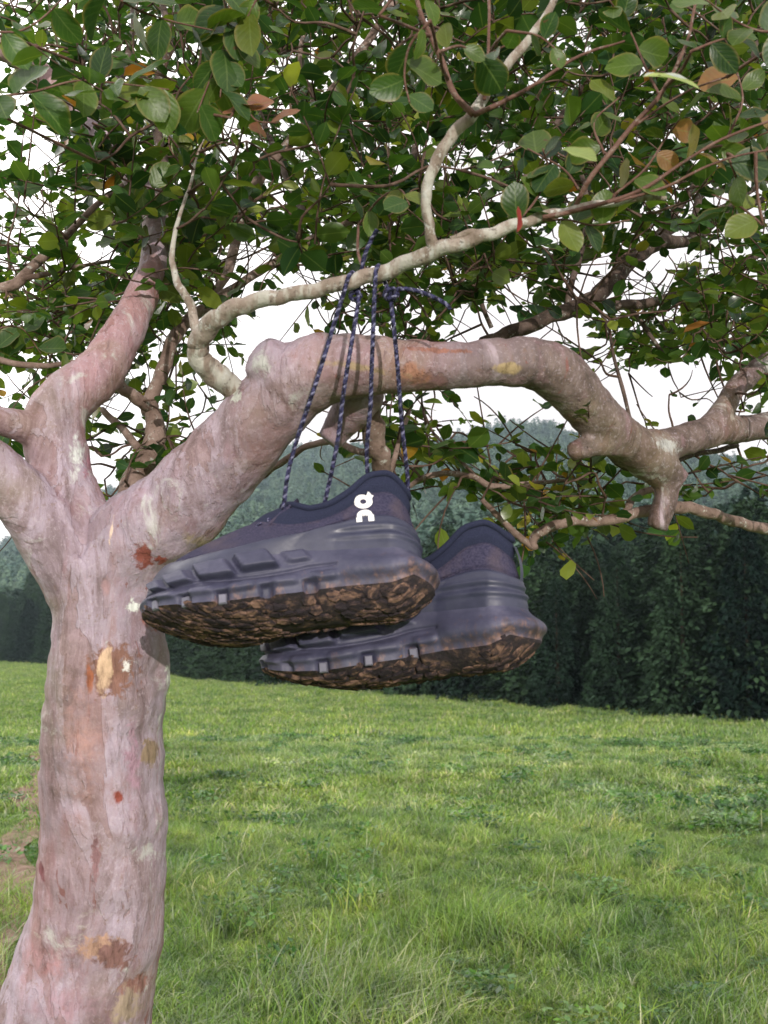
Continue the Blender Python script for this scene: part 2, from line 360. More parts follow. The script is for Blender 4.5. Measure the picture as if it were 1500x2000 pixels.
# ------------------------------------------------------------------ instanced ground cover (stuff)
SRC = bpy.data.collections.new('cover_sources')
def src_coll(name, objs):
    c = bpy.data.collections.new(name)
    for o in objs:
        c.objects.link(o); COL.objects.unlink(o)
    return c
def scatter(name, pts, rot, scl, idx, coll):
    me = bpy.data.meshes.new(name); me.from_pydata([tuple(p) for p in pts], [], [])
    a = me.attributes.new('rot', 'FLOAT_VECTOR', 'POINT'); a.data.foreach_set('vector', np.asarray(rot, np.float32).ravel())
    a = me.attributes.new('scl', 'FLOAT_VECTOR', 'POINT'); a.data.foreach_set('vector', np.asarray(scl, np.float32).ravel())
    a = me.attributes.new('idx', 'INT', 'POINT'); a.data.foreach_set('value', np.asarray(idx, np.int32))
    o = bpy.data.objects.new(name, me); COL.objects.link(o)
    g = bpy.data.node_groups.new(name + '_nodes', 'GeometryNodeTree')
    g.interface.new_socket('Geometry', in_out='INPUT', socket_type='NodeSocketGeometry'); g.interface.new_socket('Geometry', in_out='OUTPUT', socket_type='NodeSocketGeometry')
    gi = g.nodes.new('NodeGroupInput'); go = g.nodes.new('NodeGroupOutput'); ins = g.nodes.new('GeometryNodeInstanceOnPoints')
    ci = g.nodes.new('GeometryNodeCollectionInfo'); ci.inputs[0].default_value = coll; ci.inputs['Separate Children'].default_value = True; ci.inputs['Reset Children'].default_value = True
    def na(n, t):
        x = g.nodes.new('GeometryNodeInputNamedAttribute'); x.data_type = t; x.inputs['Name'].default_value = n
        return [s for s in x.outputs if s.enabled and s.name == 'Attribute'][0]
    L = g.links.new
    L(gi.outputs[0], ins.inputs['Points']); L(ci.outputs[0], ins.inputs['Instance']); ins.inputs['Pick Instance'].default_value = True
    L(na('idx', 'INT'), ins.inputs['Instance Index']); L(na('rot', 'FLOAT_VECTOR'), ins.inputs['Rotation']); L(na('scl', 'FLOAT_VECTOR'), ins.inputs['Scale'])
    L(ins.outputs[0], go.inputs[0])
    md = o.modifiers.new('scatter', 'NODES'); md.node_group = g
    return o

def grass_mat():
    m = M('grass_blades', .5, .45); p = m.pos()
    at = m.n('ShaderNodeAttribute'); at.attribute_name = 'tint'; c = at.outputs['Color']
    big = m.ramp(m.noise(.55, 6, p, .72), [(.34, (.55, .72, .70)), (.5, (1, 1, 1)), (.66, (1.35, 1.2, .95))]); c = m.mix(1.0, c, big, 'MULTIPLY')
    c = m.mix(1.0, c, m.ramp(m.noise(4.2, 5, p, .75), [(.36, (.34, .46, .45)), (.48, (1, 1, 1)), (.68, (1.5, 1.4, 1.45))]), 'MULTIPLY')
    oi = m.n('ShaderNodeObjectInfo'); r = m.ramp(oi.outputs['Random'], [(0.0, (.62, .72, .62)), (.5, (1, 1, 1)), (.85, (1.2, 1.12, 1.1)), (1.0, (1.7, 1.45, 1.5))])
    c = m.mix(1.0, c, r, 'MULTIPLY'); m.color(c)
    tr = m.n('ShaderNodeBsdfTranslucent'); m.put(tr.inputs[0], m.mix(1.0, c, (1.4, 1.6, .7), 'MULTIPLY'))
    ms = m.n('ShaderNodeMixShader'); ms.inputs[0].default_value = .3
    m.t.links.new(m.b.outputs[0], ms.inputs[1]); m.t.links.new(tr.outputs[0], ms.inputs[2]); m.t.links.new(ms.outputs[0], m.t.nodes['Material Output'].inputs[0])
    return m.m
GRASS = grass_mat()
def tuft(name, n, spread, h0, h1, wd, lean, seg=4, pale=.1, wind=0.0):
    V = []; Q = []; C = []; k = 0
    for i in range(n):
        a = RNG.uniform(0, 6.283); r = spread * math.sqrt(RNG.uniform()); x0, y0 = r * math.cos(a), r * math.sin(a)
        h = RNG.uniform(h0, h1); az = RNG.uniform(0, 6.283); ln = lean * RNG.uniform(.2, 1.3)
        dx, dy = math.cos(az) * ln + wind, math.sin(az) * ln + wind * .3
        fa = RNG.uniform(0, 6.283); wx, wy = math.cos(fa), math.sin(fa); w_ = wd * RNG.uniform(.6, 1.3)
        if RNG.uniform() < pale: col = np.array((.40, .44, .30)) * RNG.uniform(.6, 1.1)
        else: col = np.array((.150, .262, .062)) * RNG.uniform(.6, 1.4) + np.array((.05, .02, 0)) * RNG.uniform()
        for s in range(seg + 1):
            t = s / seg; ww = w_ * (1 - t ** 1.6) * .5 + .0002
            z = h * (t - .28 * ln * t * t); px, py = x0 + dx * h * t * t, y0 + dy * h * t * t
            V += [(px - wx * ww, py - wy * ww, z), (px + wx * ww, py + wy * ww, z)]
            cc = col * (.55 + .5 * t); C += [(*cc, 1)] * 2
            if s: Q.append((k - 2, k - 1, k + 1, k)); 
            k += 2
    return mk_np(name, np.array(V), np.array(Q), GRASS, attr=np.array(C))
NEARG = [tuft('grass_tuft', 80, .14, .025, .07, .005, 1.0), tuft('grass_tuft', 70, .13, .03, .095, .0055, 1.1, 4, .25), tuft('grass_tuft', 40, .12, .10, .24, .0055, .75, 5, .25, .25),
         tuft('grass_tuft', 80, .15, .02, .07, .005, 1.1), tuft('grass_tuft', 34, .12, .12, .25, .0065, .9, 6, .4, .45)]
MIDG = [tuft('grass_patch', 80, .30, .02, .07, .015, 1.0, 3), tuft('grass_patch', 70, .30, .03, .09, .014, 1.0, 3, .40), tuft('grass_patch', 70, .17, .07, .17, .012, .8, 3, .4), tuft('grass_patch', 80, .3, .015, .05, .016, 1.2, 3)]
def weed(name, n, r, size, col):
    c = np.stack([RNG.normal(0, r * .5, n), RNG.normal(0, r * .5, n), RNG.uniform(.02, .13, n)], -1); a = RNG.normal(0, 1, (n, 3)); a[:, 2] *= .5; a /= np.linalg.norm(a, axis=1)[:, None]
    b = np.cross(a, RNG.normal(0, .4, (n, 3)) + np.array([0, 0, 1])); b /= np.linalg.norm(b, axis=1)[:, None]; s_ = (size * RNG.uniform(.5, 1.3, n))[:, None]
    V = np.stack([c - a * s_ * .5, c + b * s_ * .3, c + a * s_ * .5, c - b * s_ * .3], 1).reshape(-1, 3)
    return mk_np(name, V, np.arange(n * 4).reshape(-1, 4), GRASS, attr=np.repeat(np.c_[np.array(col) * RNG.uniform(.6, 1.4, (n, 1)), np.ones(n)], 4, 0), smooth=False)
MIDG += [weed('leafy_weed', 160, .22, .06, (.075, .165, .05)), weed('pale_weed', 160, .24, .055, (.20, .28, .14))]
NEARG += [weed('leafy_weed', 120, .13, .04, (.07, .15, .045))]
FARG = [tuft('grass_mat', 110, .95, .05, .15, .035, .6, 2, .12), tuft('grass_mat', 110, .95, .05, .18, .035, .6, 2, .3), tuft('grass_mat', 90, .5, .12, .32, .04, .6, 2, .2)]
def field(nm, objs, d0, d1, n, weights, s0, s1, label):
    c = src_coll(nm + '_src', objs); n = int(n * 1.55)
    d = np.sqrt(RNG.uniform(d0 * d0, d1 * d1, n * 3)); tx = RNG.uniform(-.66, .66, n * 3)
    ok = d < tree_d(px_of(tx)) + 4
    d, tx = d[ok][:n], tx[ok][:n]; x = tx * d
    cx = -1.72 - .28 * (d - 5); ok = ~((np.abs(x - cx) < .24) & (d < 21) & (RNG.uniform(size=len(d)) > .25)); x, d = x[ok], d[ok]
    n = len(d)
    z = terrain(x, d) - .01
    # taller clumps gather in patches
    pat = np.sin(x * 2.3 + 1.1 * np.sin(d * 1.4)) + np.sin(d * 1.9 + 1.7 * np.sin(x * 1.6)) + RNG.normal(0, .45, n) + .5 * np.sin(x * .5 + d * .4)
    idx = RNG.choice(len(objs), n, p=np.array(weights) / sum(weights)); tall = 2
    idx = np.where((pat > 1.75) & ((nm != 'near') | (d < 7.5)), 2, idx)
    if nm == 'mid': wp = np.sin(x * .9 + 3 * np.sin(d * .37)) + np.sin(d * .55 + 2 * np.sin(x * .5)) + RNG.normal(0, .35, n); idx = np.where(wp > 1.68, np.where(RNG.uniform(size=n) < .75, 4, np.where(RNG.uniform(size=n) < .3, 5, 0)), idx)
    if nm == 'near': idx = np.where((d < 6.3) & (np.sin(x * 3.1 + 2) + np.sin(d * 2.7 + x) + RNG.normal(0, .4, n) > 1.75), 4, idx)
    rz = RNG.uniform(0, 6.28, n)
    if nm == 'near': rz = np.where(idx == 4, RNG.normal(0.2, .5, n), rz)
    sc = RNG.uniform(s0, s1, n); cl = np.sin(x * 6.1 + 2 * np.sin(d * 2.2)) * np.sin(d * 4.3 + 2 * np.sin(x * 2.7)); sc3 = np.stack([sc, sc, sc * RNG.uniform(.6, 1.1, n) * (1 + .35 * np.clip(cl, -.6, 1))], -1)
    o = scatter('grass', np.stack([x, d, z], -1), np.stack([RNG.normal(0, .08, n), RNG.normal(0, .08, n), rz], -1), sc3, idx, c)
    return tag(o, label, 'grass', kind='stuff')
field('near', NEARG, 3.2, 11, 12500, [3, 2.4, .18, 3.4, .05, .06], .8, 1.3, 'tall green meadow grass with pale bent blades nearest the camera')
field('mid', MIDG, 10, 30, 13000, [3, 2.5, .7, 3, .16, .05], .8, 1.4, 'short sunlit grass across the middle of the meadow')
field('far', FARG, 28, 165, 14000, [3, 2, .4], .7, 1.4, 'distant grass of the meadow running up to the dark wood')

# ------------------------------------------------------------------ woods
def wood_mat(name, lo, hi, rough=.9, sc=.6):
    m = M(name, rough, .12); oi = m.n('ShaderNodeObjectInfo')
    c = m.mix(oi.outputs['Random'], lo, hi); c = m.mix(1.0, c, m.ramp(m.noise(sc, 4, m.pos(), .6), [(.3, (.6, .65, .7)), (.7, (1.35, 1.3, 1.15))]), 'MULTIPLY')
    m.color(c); return m.m
HILLM = wood_mat('hazed_hill_foliage', (.062, .115, .098), (.120, .185, .138), sc=.05)  # pale bluish tint puts part of the haze into the foliage colour
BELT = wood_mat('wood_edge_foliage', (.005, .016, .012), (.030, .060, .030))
TRNK = M('forest_trunk', .9, .1); TRNK.color((.05, .035, .025)); TRNK = TRNK.m
def conifer_crown(n, h, r, droop, size, base=.12, power=.8, mat=None, name='crown'):
    """whorled boughs made of many small needle fans"""
    n = int(n)
    t = RNG.uniform(0, 1, n) ** 1.15; z = h * (base + (1 - base) * t)
    wh = np.floor(t * 16); az = RNG.uniform(0, 6.283, n); ph = (az + wh * 2.4)
    lump = .72 + .28 * np.sin(ph * 4 + wh * 1.9) * np.sin(wh * 2.3 + az)
    rr = r * (1 - t) ** power * lump * RNG.uniform(.25, 1.0, n) ** .45 + .05 * r
    c = np.stack([rr * np.cos(az), rr * np.sin(az), z - droop * rr], -1)
    s = size * RNG.uniform(.6, 1.4, n)[:, None] * (1.15 - .5 * t[:, None])
    out_ = np.stack([np.cos(az), np.sin(az), -.35 + .5 * RNG.uniform(-1, 1, n)], -1); out_ += RNG.normal(0, .35, (n, 3))
    out_ /= np.linalg.norm(out_, axis=1)[:, None]
    sd = np.cross(out_, RNG.normal(0, 1, (n, 3)) + np.array([0, 0, 1.5])); sd /= np.linalg.norm(sd, axis=1)[:, None]
    V = np.stack([c - sd * s * .45, c + out_ * s * 1.3, c + sd * s * .45, c - out_ * s * .35], 1).reshape(-1, 3)
    Q = np.arange(n * 4).reshape(-1, 4)
    return V, Q
def bush_crown(n, h, r, size):
    n = int(n); k = 9
    cc = np.stack([RNG.uniform(-.6, .6, k) * r, RNG.uniform(-.6, .6, k) * r, RNG.uniform(.25, .8, k) * h], -1); cr = RNG.uniform(.35, .6, k) * r
    j = RNG.integers(0, k, n); v = RNG.normal(0, 1, (n, 3)); v /= np.linalg.norm(v, axis=1)[:, None]
    c = cc[j] + v * (cr[j] * RNG.uniform(.75, 1.05, n))[:, None]; c[:, 2] = np.maximum(c[:, 2], .03)
    a = v + RNG.normal(0, .7, (n, 3)); a /= np.linalg.norm(a, axis=1)[:, None]
    b = np.cross(a, RNG.normal(0, 1, (n, 3))); b /= np.linalg.norm(b, axis=1)[:, None]; s = (size * RNG.uniform(.6, 1.4, n))[:, None]
    return np.stack([c - b * s * .5, c + a * s, c + b * s * .5, c - a * s * .5], 1).reshape(-1, 3), np.arange(n * 4).reshape(-1, 4)
hill_src = []
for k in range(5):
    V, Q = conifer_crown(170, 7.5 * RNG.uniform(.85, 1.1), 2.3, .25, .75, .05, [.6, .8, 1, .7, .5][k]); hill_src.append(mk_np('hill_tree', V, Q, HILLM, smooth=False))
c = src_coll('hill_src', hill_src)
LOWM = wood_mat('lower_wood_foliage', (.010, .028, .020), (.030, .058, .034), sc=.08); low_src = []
for k in range(4):
    V, Q = conifer_crown(420, 8.5 * RNG.uniform(.85, 1.1), 2.8, .3, .60, .05, [.6, .8, .5, .7][k]); low_src.append(mk_np('lower_tree', V, Q, LOWM, smooth=False))
cl_ = src_coll('low_src', low_src)
n = 52000
d = RNG.uniform(75, 840, n) ** 1.0 * 1.0; d = 75 + (d - 75) ** 1.0; tx = RNG.uniform(-.74, .74, n)
px_ = px_of(tx); ok = d > tree_d(px_) + np.maximum(34, np.interp(px_, [0, 600, 950, 1500], [60, 14, 14, 130]) + RNG.normal(0, 14, n)); d, tx = d[ok], tx[ok]; n = len(d); x = tx * d
s = RNG.uniform(.65, 1.25, n) * np.interp(d, [80, 800], [.95, 1.35]); s = np.stack([s, s, s * RNG.uniform(.8, 1.25, n)], -1)
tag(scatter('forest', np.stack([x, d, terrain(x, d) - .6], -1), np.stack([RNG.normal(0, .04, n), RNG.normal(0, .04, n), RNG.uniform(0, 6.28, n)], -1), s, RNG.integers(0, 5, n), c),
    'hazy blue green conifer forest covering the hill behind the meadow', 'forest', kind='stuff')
n = 14000; d = RNG.uniform(60, 330, n); tx = RNG.uniform(-.74, .74, n); px_ = px_of(tx); td_ = tree_d(px_)
ok = (d > td_ + 20) & (d < td_ + np.interp(px_, [0, 600, 950, 1500], [60, 14, 14, 130]) + RNG.normal(0, 16, n)); d, tx = d[ok], tx[ok]; n = len(d); x = tx * d; s = RNG.uniform(.7, 1.25, n); s = np.stack([s, s, s * RNG.uniform(.8, 1.2, n)], -1)
tag(scatter('lower_forest', np.stack([x, d, terrain(x, d) - .6], -1), np.stack([RNG.normal(0, .04, n), RNG.normal(0, .04, n), RNG.uniform(0, 6.28, n)], -1), s, RNG.integers(0, 4, n), cl_),
    'deep green wood on the foot of the hill above the dark wood edge', 'forest', kind='stuff')
belt_src = []
for k in range(4):
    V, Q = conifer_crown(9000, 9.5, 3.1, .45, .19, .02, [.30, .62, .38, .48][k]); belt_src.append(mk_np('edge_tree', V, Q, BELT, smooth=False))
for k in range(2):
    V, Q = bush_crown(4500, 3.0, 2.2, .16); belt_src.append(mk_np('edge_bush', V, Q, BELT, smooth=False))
cb = src_coll('belt_src', belt_src)
pts = []; rot = []; scl = []; idx = []
for row in range(9):
    px = -700.0
    while px < 2300:
        td = float(tree_d(px)) + row * 3.4 + RNG.uniform(-1.2, 1.6) + (1.5 if row else 0)
        tx_ = (px - 750) / F; x = tx_ * td; bush = row == 0
        pts.append((x, td, float(terrain(x, td)) - .15)); rot.append((RNG.normal(0, .03), RNG.normal(0, .03), RNG.uniform(0, 6.28)))
        s_ = RNG.uniform(.55, 1.15) if bush else RNG.uniform(.60, 1.15) * np.interp(px, [0, 500, 900, 1200, 1500], [1.2, .9, .66, .85, .95])
        scl.append((s_ * (1.15 if bush else 1), s_ * (1.15 if bush else 1), s_)); idx.append(RNG.integers(4, 6) if bush else RNG.integers(0, 4))
        px += (1.9 if bush else 2.3) * RNG.uniform(.7, 1.3) / td * F
tag(scatter('woodland_edge', pts, rot, scl, idx, cb), 'near black evergreen wood closing the far side of the meadow', 'woodland', kind='stuff')

# a few conifers of the wood edge that can be told apart
ct = root('conifer_tree', (0, 0, 0), 'dark conifer with tiered drooping boughs standing at the right edge of the wood', 'tree', 'conifers at the edge of the wood')
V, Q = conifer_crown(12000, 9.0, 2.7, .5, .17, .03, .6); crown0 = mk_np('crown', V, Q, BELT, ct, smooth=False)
tv, tq, tt = tube_np(np.array([[0, 0, z] for z in np.linspace(-.3, 8.2, 8)]), np.linspace(.16, .02, 8), 8)
a_ = Acc(); a_.add(tv, tq, tt); trunk0 = a_.obj('trunk', TRNK, ct)
CL = [(1330, -2.5, 1.02, 'dark conifer with tiered drooping boughs in front of the wood below the cut limb stub'),
      (1455, -2.2, .95, 'dark conifer at the right edge of the photo in front of the wood'),
      (1205, -2.0, .86, 'dark conifer in front of the wood, left of the tiered one below the limb stub'),
      (1085, -2.4, .74, 'smallest dark conifer in front of the wood, just right of the hanging shoes')]
for i, (px, off, sc_, lab) in enumerate(CL):
    dd = float(tree_d(px)) + off; x = (px - 750) / F * dd
    if i == 0: o = ct
    else:
        o = ct.copy(); COL.objects.link(o)
        for ch in (crown0, trunk0):
            q = ch.copy(); COL.objects.link(q); q.parent = o
    o.location = (x, dd, float(terrain(x, dd))); o.scale = (sc_,) * 3; o.rotation_euler = (0, 0, i * 1.7); o['label'] = lab

# ------------------------------------------------------------------ the tree
base = P(10, 3880, 1.42); base.z = 0
tree = root('crape_myrtle_tree', tuple(base), 'smooth pinkish tree with a bent horizontal limb, holding the hanging pair of shoes', 'tree')
main = [
 [(0, 3960, 1.42, 620), (20, 3500, 1.42, 470), (50, 2900, 1.42, 400), (85, 2400, 1.42, 350), (135, 2060, 1.42, 310), (155, 1940, 1.42, 292), (188, 1800, 1.42, 262), (200, 1680, 1.42, 248), (203, 1560, 1.42, 240), (202, 1430, 1.42, 232), (211, 1310, 1.42, 226), (210, 1210, 1.42, 206), (205, 1130, 1.42, 205), (200, 1090, 1.42, 200)],
 [(290, 1370, 1.42, 70), (296, 1305, 1.42, 76), (285, 1240, 1.42, 70)],
 [(215, 1230, 1.42, 190), (228, 1130, 1.42, 190), (268, 1052, 1.41, 185), (330, 1010, 1.40, 182), (400, 940, 1.385, 168), (470, 864, 1.37, 156), (540, 782, 1.35, 150), (606, 730, 1.335, 142), (670, 717, 1.33, 124), (740, 714, 1.33, 112), (820, 715, 1.335, 104), (900, 713, 1.345, 95), (985, 708, 1.36, 94), (1050, 712, 1.38, 102), (1105, 742, 1.40, 104), (1150, 795, 1.43, 96), (1200, 845, 1.46, 90), (1255, 888, 1.5, 84), (1300, 925, 1.53, 74), (1325, 945, 1.53, 56)],
 [(560, 745, 1.345, 120), (530, 715, 1.335, 100), (500, 692, 1.325, 84)],                                   # pruned knob
 [(1300, 925, 1.53, 62), (1302, 970, 1.53, 52), (1290, 1010, 1.53, 47), (1283, 1032, 1.53, 44)],             # stub pointing down
 [(1215, 868, 1.46, 58), (1170, 868, 1.44, 44), (1130, 878, 1.43, 40), (1112, 884, 1.43, 38)],               # stub pointing left
 [(1225, 878, 1.48, 70), (1290, 872, 1.53, 66), (1350, 855, 1.57, 62), (1410, 842, 1.61, 58), (1500, 832, 1.68, 54), (1620, 812, 1.78, 50)],
 [(1375, 852, 1.58, 50), (1412, 800, 1.61, 44), (1445, 752, 1.64, 42), (1500, 706, 1.68, 40), (1600, 640, 1.75, 36)],
 [(200, 1130, 1.42, 180), (165, 1050, 1.43, 142), (135, 970, 1.44, 124), (112, 885, 1.45, 122), (108, 815, 1.46, 116), (142, 768, 1.47, 106), (190, 730, 1.49, 98), (238, 655, 1.52, 82), (272, 590, 1.56, 66), (298, 520, 1.62, 54), (306, 450, 1.68, 50), (285, 385, 1.72, 48), (225, 305, 1.76, 46), (165, 235, 1.8, 46), (100, 165, 1.82, 46), (30, 108, 1.82, 48), (-90, 60, 1.8, 46)],
 [(120, 850, 1.45, 80), (60, 838, 1.43, 66), (0, 822, 1.41, 58), (-120, 800, 1.38, 54)],
 [(190, 1170, 1.42, 175), (130, 1085, 1.41, 150), (75, 1010, 1.40, 124), (20, 945, 1.39, 112), (-60, 880, 1.37, 104), (-160, 800, 1.34, 96)],
 [(720, 760, 1.37, 80), (690, 800, 1.40, 76), (662, 835, 1.42, 58), (642, 862, 1.42, 54)],
]
ta = Acc()
for i, l in enumerate(main):
    p, r = limb(l, 8, .02 if i in (0, 2, 8) else .0); ta.add(*tube_np(p, r, 24)); 
    if i in (2, 6, 7, 8, 9): NET += [tuple(q) for q in p[len(p) // 3:]]
trunk = ta.obj('trunk', BARK, tree)
md = trunk.modifiers.new('join', 'REMESH'); md.mode = 'VOXEL'; md.voxel_size = .0045; md.use_smooth_shade = True
md = trunk.modifiers.new('soft', 'SMOOTH'); md.factor = .5; md.iterations = 5
tx1 = bpy.data.textures.new('lumps', 'CLOUDS'); tx1.noise_scale = .09; tx1.noise_depth = 2
md = trunk.modifiers.new('lumps', 'DISPLACE'); md.texture = tx1; md.strength = .008; md.mid_level = .5; md.texture_coords = 'GLOBAL'
tx2 = bpy.data.textures.new('flakes', 'CLOUDS'); tx2.noise_scale = .018; tx2.noise_depth = 2
md = trunk.modifiers.new('flakes', 'DISPLACE'); md.texture = tx2; md.strength = .0042; md.mid_level = .5; md.texture_coords = 'GLOBAL'

def deep(cs, lo):
    return [[(x, y, max(d, lo), w_) for x, y, d, w_ in c] for c in cs]
def branch(ctrls, mat, n=7, jit=.12, ns=12, name='branch', label=None):
    a = Acc()
    for c_ in (ctrls if isinstance(ctrls[0], list) else [ctrls]):
        p, r = limb(c_, n, jit); a.add(*tube_np(p, r, ns)); NET.extend(tuple(q) for q in p[2:])
    o = a.obj(name, mat, tree)
    if label: o['label'] = label
    return o
LB = 1.225      # distance of the pale branch that carries the laces
branch(deep([[(470, 770, 1.35, 44), (425, 735, 1.33, 50), (392, 704, 1.31, 44), (388, 672, 1.30, 42), (412, 634, 1.28, 40), (455, 604, 1.26, 36), (520, 584, 1.245, 31), (600, 570, 1.235, 29), (680, 550, LB, 30), (760, 528, LB, 31), (845, 492, 1.20, 32), (930, 466, 1.17, 27), (1000, 442, 1.14, 24), (1080, 418, 1.12, 18), (1180, 398, 1.09, 14), (1300, 385, 1.06, 9)],
        [(390, 690, 1.31, 26), (382, 640, 1.31, 20), (370, 590, 1.32, 17), (348, 555, 1.33, 15), (336, 500, 1.36, 11), (348, 430, 1.40, 8), (372, 360, 1.46, 6), (390, 290, 1.54, 4), (430, 220, 1.62, 3)],
        [(848, 494, 1.20, 26), (838, 440, 1.19, 20), (832, 380, 1.17, 21), (850, 320, 1.15, 23), (885, 262, 1.13, 24), (925, 222, 1.11, 24), (960, 165, 1.09, 20), (1010, 105, 1.07, 18), (1060, 40, 1.05, 15), (1100, -30, 1.03, 13)],
        [(960, 460, 1.15, 18), (920, 455, 1.17, 16), (880, 470, 1.19, 15)]], 1.185), PALE, 8, .1, 16, label='pale grey banded branch that the laces hang from')
branch(deep([[(925, 225, 1.11, 14), (885, 180, 1.09, 12), (868, 130, 1.07, 11), (845, 80, 1.05, 10), (820, 20, 1.03, 9), (805, -60, 1.0, 9)], [(925, 225, 1.11, 12), (1000, 190, 1.1, 8), (1060, 155, 1.1, 7), (1130, 110, 1.09, 6), (1220, 80, 1.08, 4)], [(945, 195, 1.1, 8), (952, 130, 1.09, 7), (955, 60, 1.08, 6), (955, -20, 1.06, 6)]], 1.17), RED, 6, .12)
branch(deep([[(1120, 412, 1.19, 11), (1150, 352, 1.17, 10), (1195, 295, 1.1, 10), (1240, 240, 1.08, 9), (1290, 185, 1.06, 9), (1335, 100, 1.04, 7), (1352, 40, 1.02, 6), (1365, -40, 1.0, 6)], [(1240, 245, 1.08, 6), (1290, 210, 1.1, 5), (1350, 175, 1.1, 4), (1420, 150, 1.1, 4)]], 1.17), RED, 6, .1)
branch(deep([[(1060, 425, 1.12, 10), (1150, 405, 1.1, 9), (1250, 372, 1.07, 8), (1330, 320, 1.04, 6), (1410, 272, 1.02, 6), (1520, 230, 1.0, 5)], [(1200, 395, 1.1, 6), (1300, 365, 1.08, 6), (1380, 325, 1.06, 5), (1460, 300, 1.04, 4), (1560, 285, 1.0, 4)]], 1.17), RED, 6, .1)
branch([[(245, 985, 1.55, 44), (262, 935, 1.57, 46), (292, 885, 1.6, 44), (305, 835, 1.62, 38), (292, 790, 1.64, 30), (318, 725, 1.66, 28), (335, 670, 1.68, 26), (368, 625, 1.72, 24), (405, 600, 1.75, 22), (460, 560, 1.8, 18), (540, 510, 1.9, 16), (620, 462, 2.0, 16), (720, 420, 2.1, 14), (800, 408, 2.2, 12), (960, 396, 2.4, 9)],
        [(300, 800, 1.63, 26), (262, 775, 1.60, 24), (222, 745, 1.58, 24)], [(292, 905, 1.6, 18), (250, 850, 1.65, 16), (200, 800, 1.7, 12)]], BROWN, 7, .15, 14)
branch([[(395, 610, 1.75, 18), (440, 540, 1.9, 18), (470, 440, 2.0, 22), (490, 375, 2.0, 22), (545, 300, 2.0, 22), (600, 242, 2.0, 20), (650, 175, 2.05, 18), (700, 105, 2.1, 17), (760, 20, 2.2, 15), (800, -60, 2.3, 13)], [(600, 245, 2.0, 12), (610, 190, 2.0, 10), (585, 120, 2.0, 9), (600, 40, 2.1, 8)]], BROWN, 7, .15)
branch([[(940, 672, 1.75, 26), (1010, 645, 1.78, 28), (1085, 615, 1.82, 30), (1150, 588, 1.86, 32), (1195, 550, 1.9, 34), (1235, 505, 1.95, 34), (1290, 472, 2.0, 32), (1350, 470, 2.1, 20), (1420, 420, 2.2, 15), (1520, 380, 2.3, 12)],
        [(1150, 592, 1.86, 20), (1230, 596, 1.9, 20), (1310, 582, 1.95, 19), (1380, 560, 2.0, 18), (1430, 525, 2.05, 15), (1520, 478, 2.1, 14), (1620, 440, 2.2, 11)],
        [(1230, 515, 1.95, 18), (1290, 460, 2.0, 17), (1360, 430, 2.1, 14), (1420, 400, 2.2, 12), (1540, 330, 2.4, 9)], [(1105, 606, 1.84, 14), (1120, 540, 1.86, 13), (1140, 470, 1.9, 12), (1145, 380, 2.0, 10), (1120, 300, 2.1, 8)],
        [(1270, 480, 1.98, 18), (1330, 400, 2.1, 15), (1380, 320, 2.2, 12), (1420, 200, 2.4, 9)]], DARK, 7, .12)
branch([[(1500, 1034, 1.75, 22), (1440, 1020, 1.7, 22), (1395, 1005, 1.66, 22), (1345, 992, 1.63, 24), (1300, 992, 1.6, 24), (1240, 1003, 1.58, 22), (1180, 1018, 1.56, 20), (1120, 1018, 1.55, 19), (1075, 1030, 1.55, 20), (1044, 1048, 1.55, 18), (1042, 1072, 1.55, 16)],
        [(1500, 1034, 1.75, 22), (1600, 1050, 1.8, 20)], [(1040, 1068, 1.55, 14), (1010, 1045, 1.55, 14), (975, 1010, 1.55, 12), (940, 975, 1.55, 10)], [(1220, 1005, 1.58, 16), (1240, 970, 1.6, 14), (1290, 950, 1.62, 12)]], BROWN, 7, .12, 14)
branch([[(795, 952, 1.62, 9), (835, 930, 1.6, 12), (880, 925, 1.6, 12), (925, 932, 1.58, 12), (960, 950, 1.58, 13), (1000, 948, 1.58, 11), (1080, 940, 1.6, 8), (1150, 935, 1.6, 5)], [(930, 932, 1.58, 7), (890, 890, 1.6, 6), (850, 850, 1.62, 5)]], BROWN, 6, .12)
branch([[(715, 770, 1.40, 58), (722, 820, 1.42, 48), (735, 870, 1.44, 42), (748, 915, 1.46, 36), (770, 980, 1.5, 28), (800, 1040, 1.56, 18)], [(745, 890, 1.45, 16), (700, 882, 1.47, 14), (655, 862, 1.49, 13), (600, 872, 1.52, 13), (548, 905, 1.54, 13), (500, 940, 1.58, 11)], [(760, 930, 1.47, 12), (780, 860, 1.5, 9), (800, 800, 1.55, 8)]], BROWN, 6, .15, 14)
branch([[(1130, 790, 1.5, 20), (1165, 850, 1.53, 22), (1210, 900, 1.56, 22), (1260, 920, 1.58, 18)], [(1255, 935, 1.56, 10), (1330, 895, 1.6, 11), (1400, 880, 1.65, 11), (1440, 870, 1.7, 10)]], DARK, 6, .15)
branch([[(-60, 560, 1.7, 20), (20, 560, 1.7, 22), (70, 515, 1.72, 20), (120, 470, 1.75, 16), (190, 400, 1.8, 12), (270, 340, 1.9, 10)], [(40, 545, 1.7, 12), (160, 520, 1.75, 8), (260, 500, 1.8, 6)], [(-40, 690, 1.6, 14), (60, 715, 1.6, 12), (160, 705, 1.62, 10)]], BROWN, 6, .2)
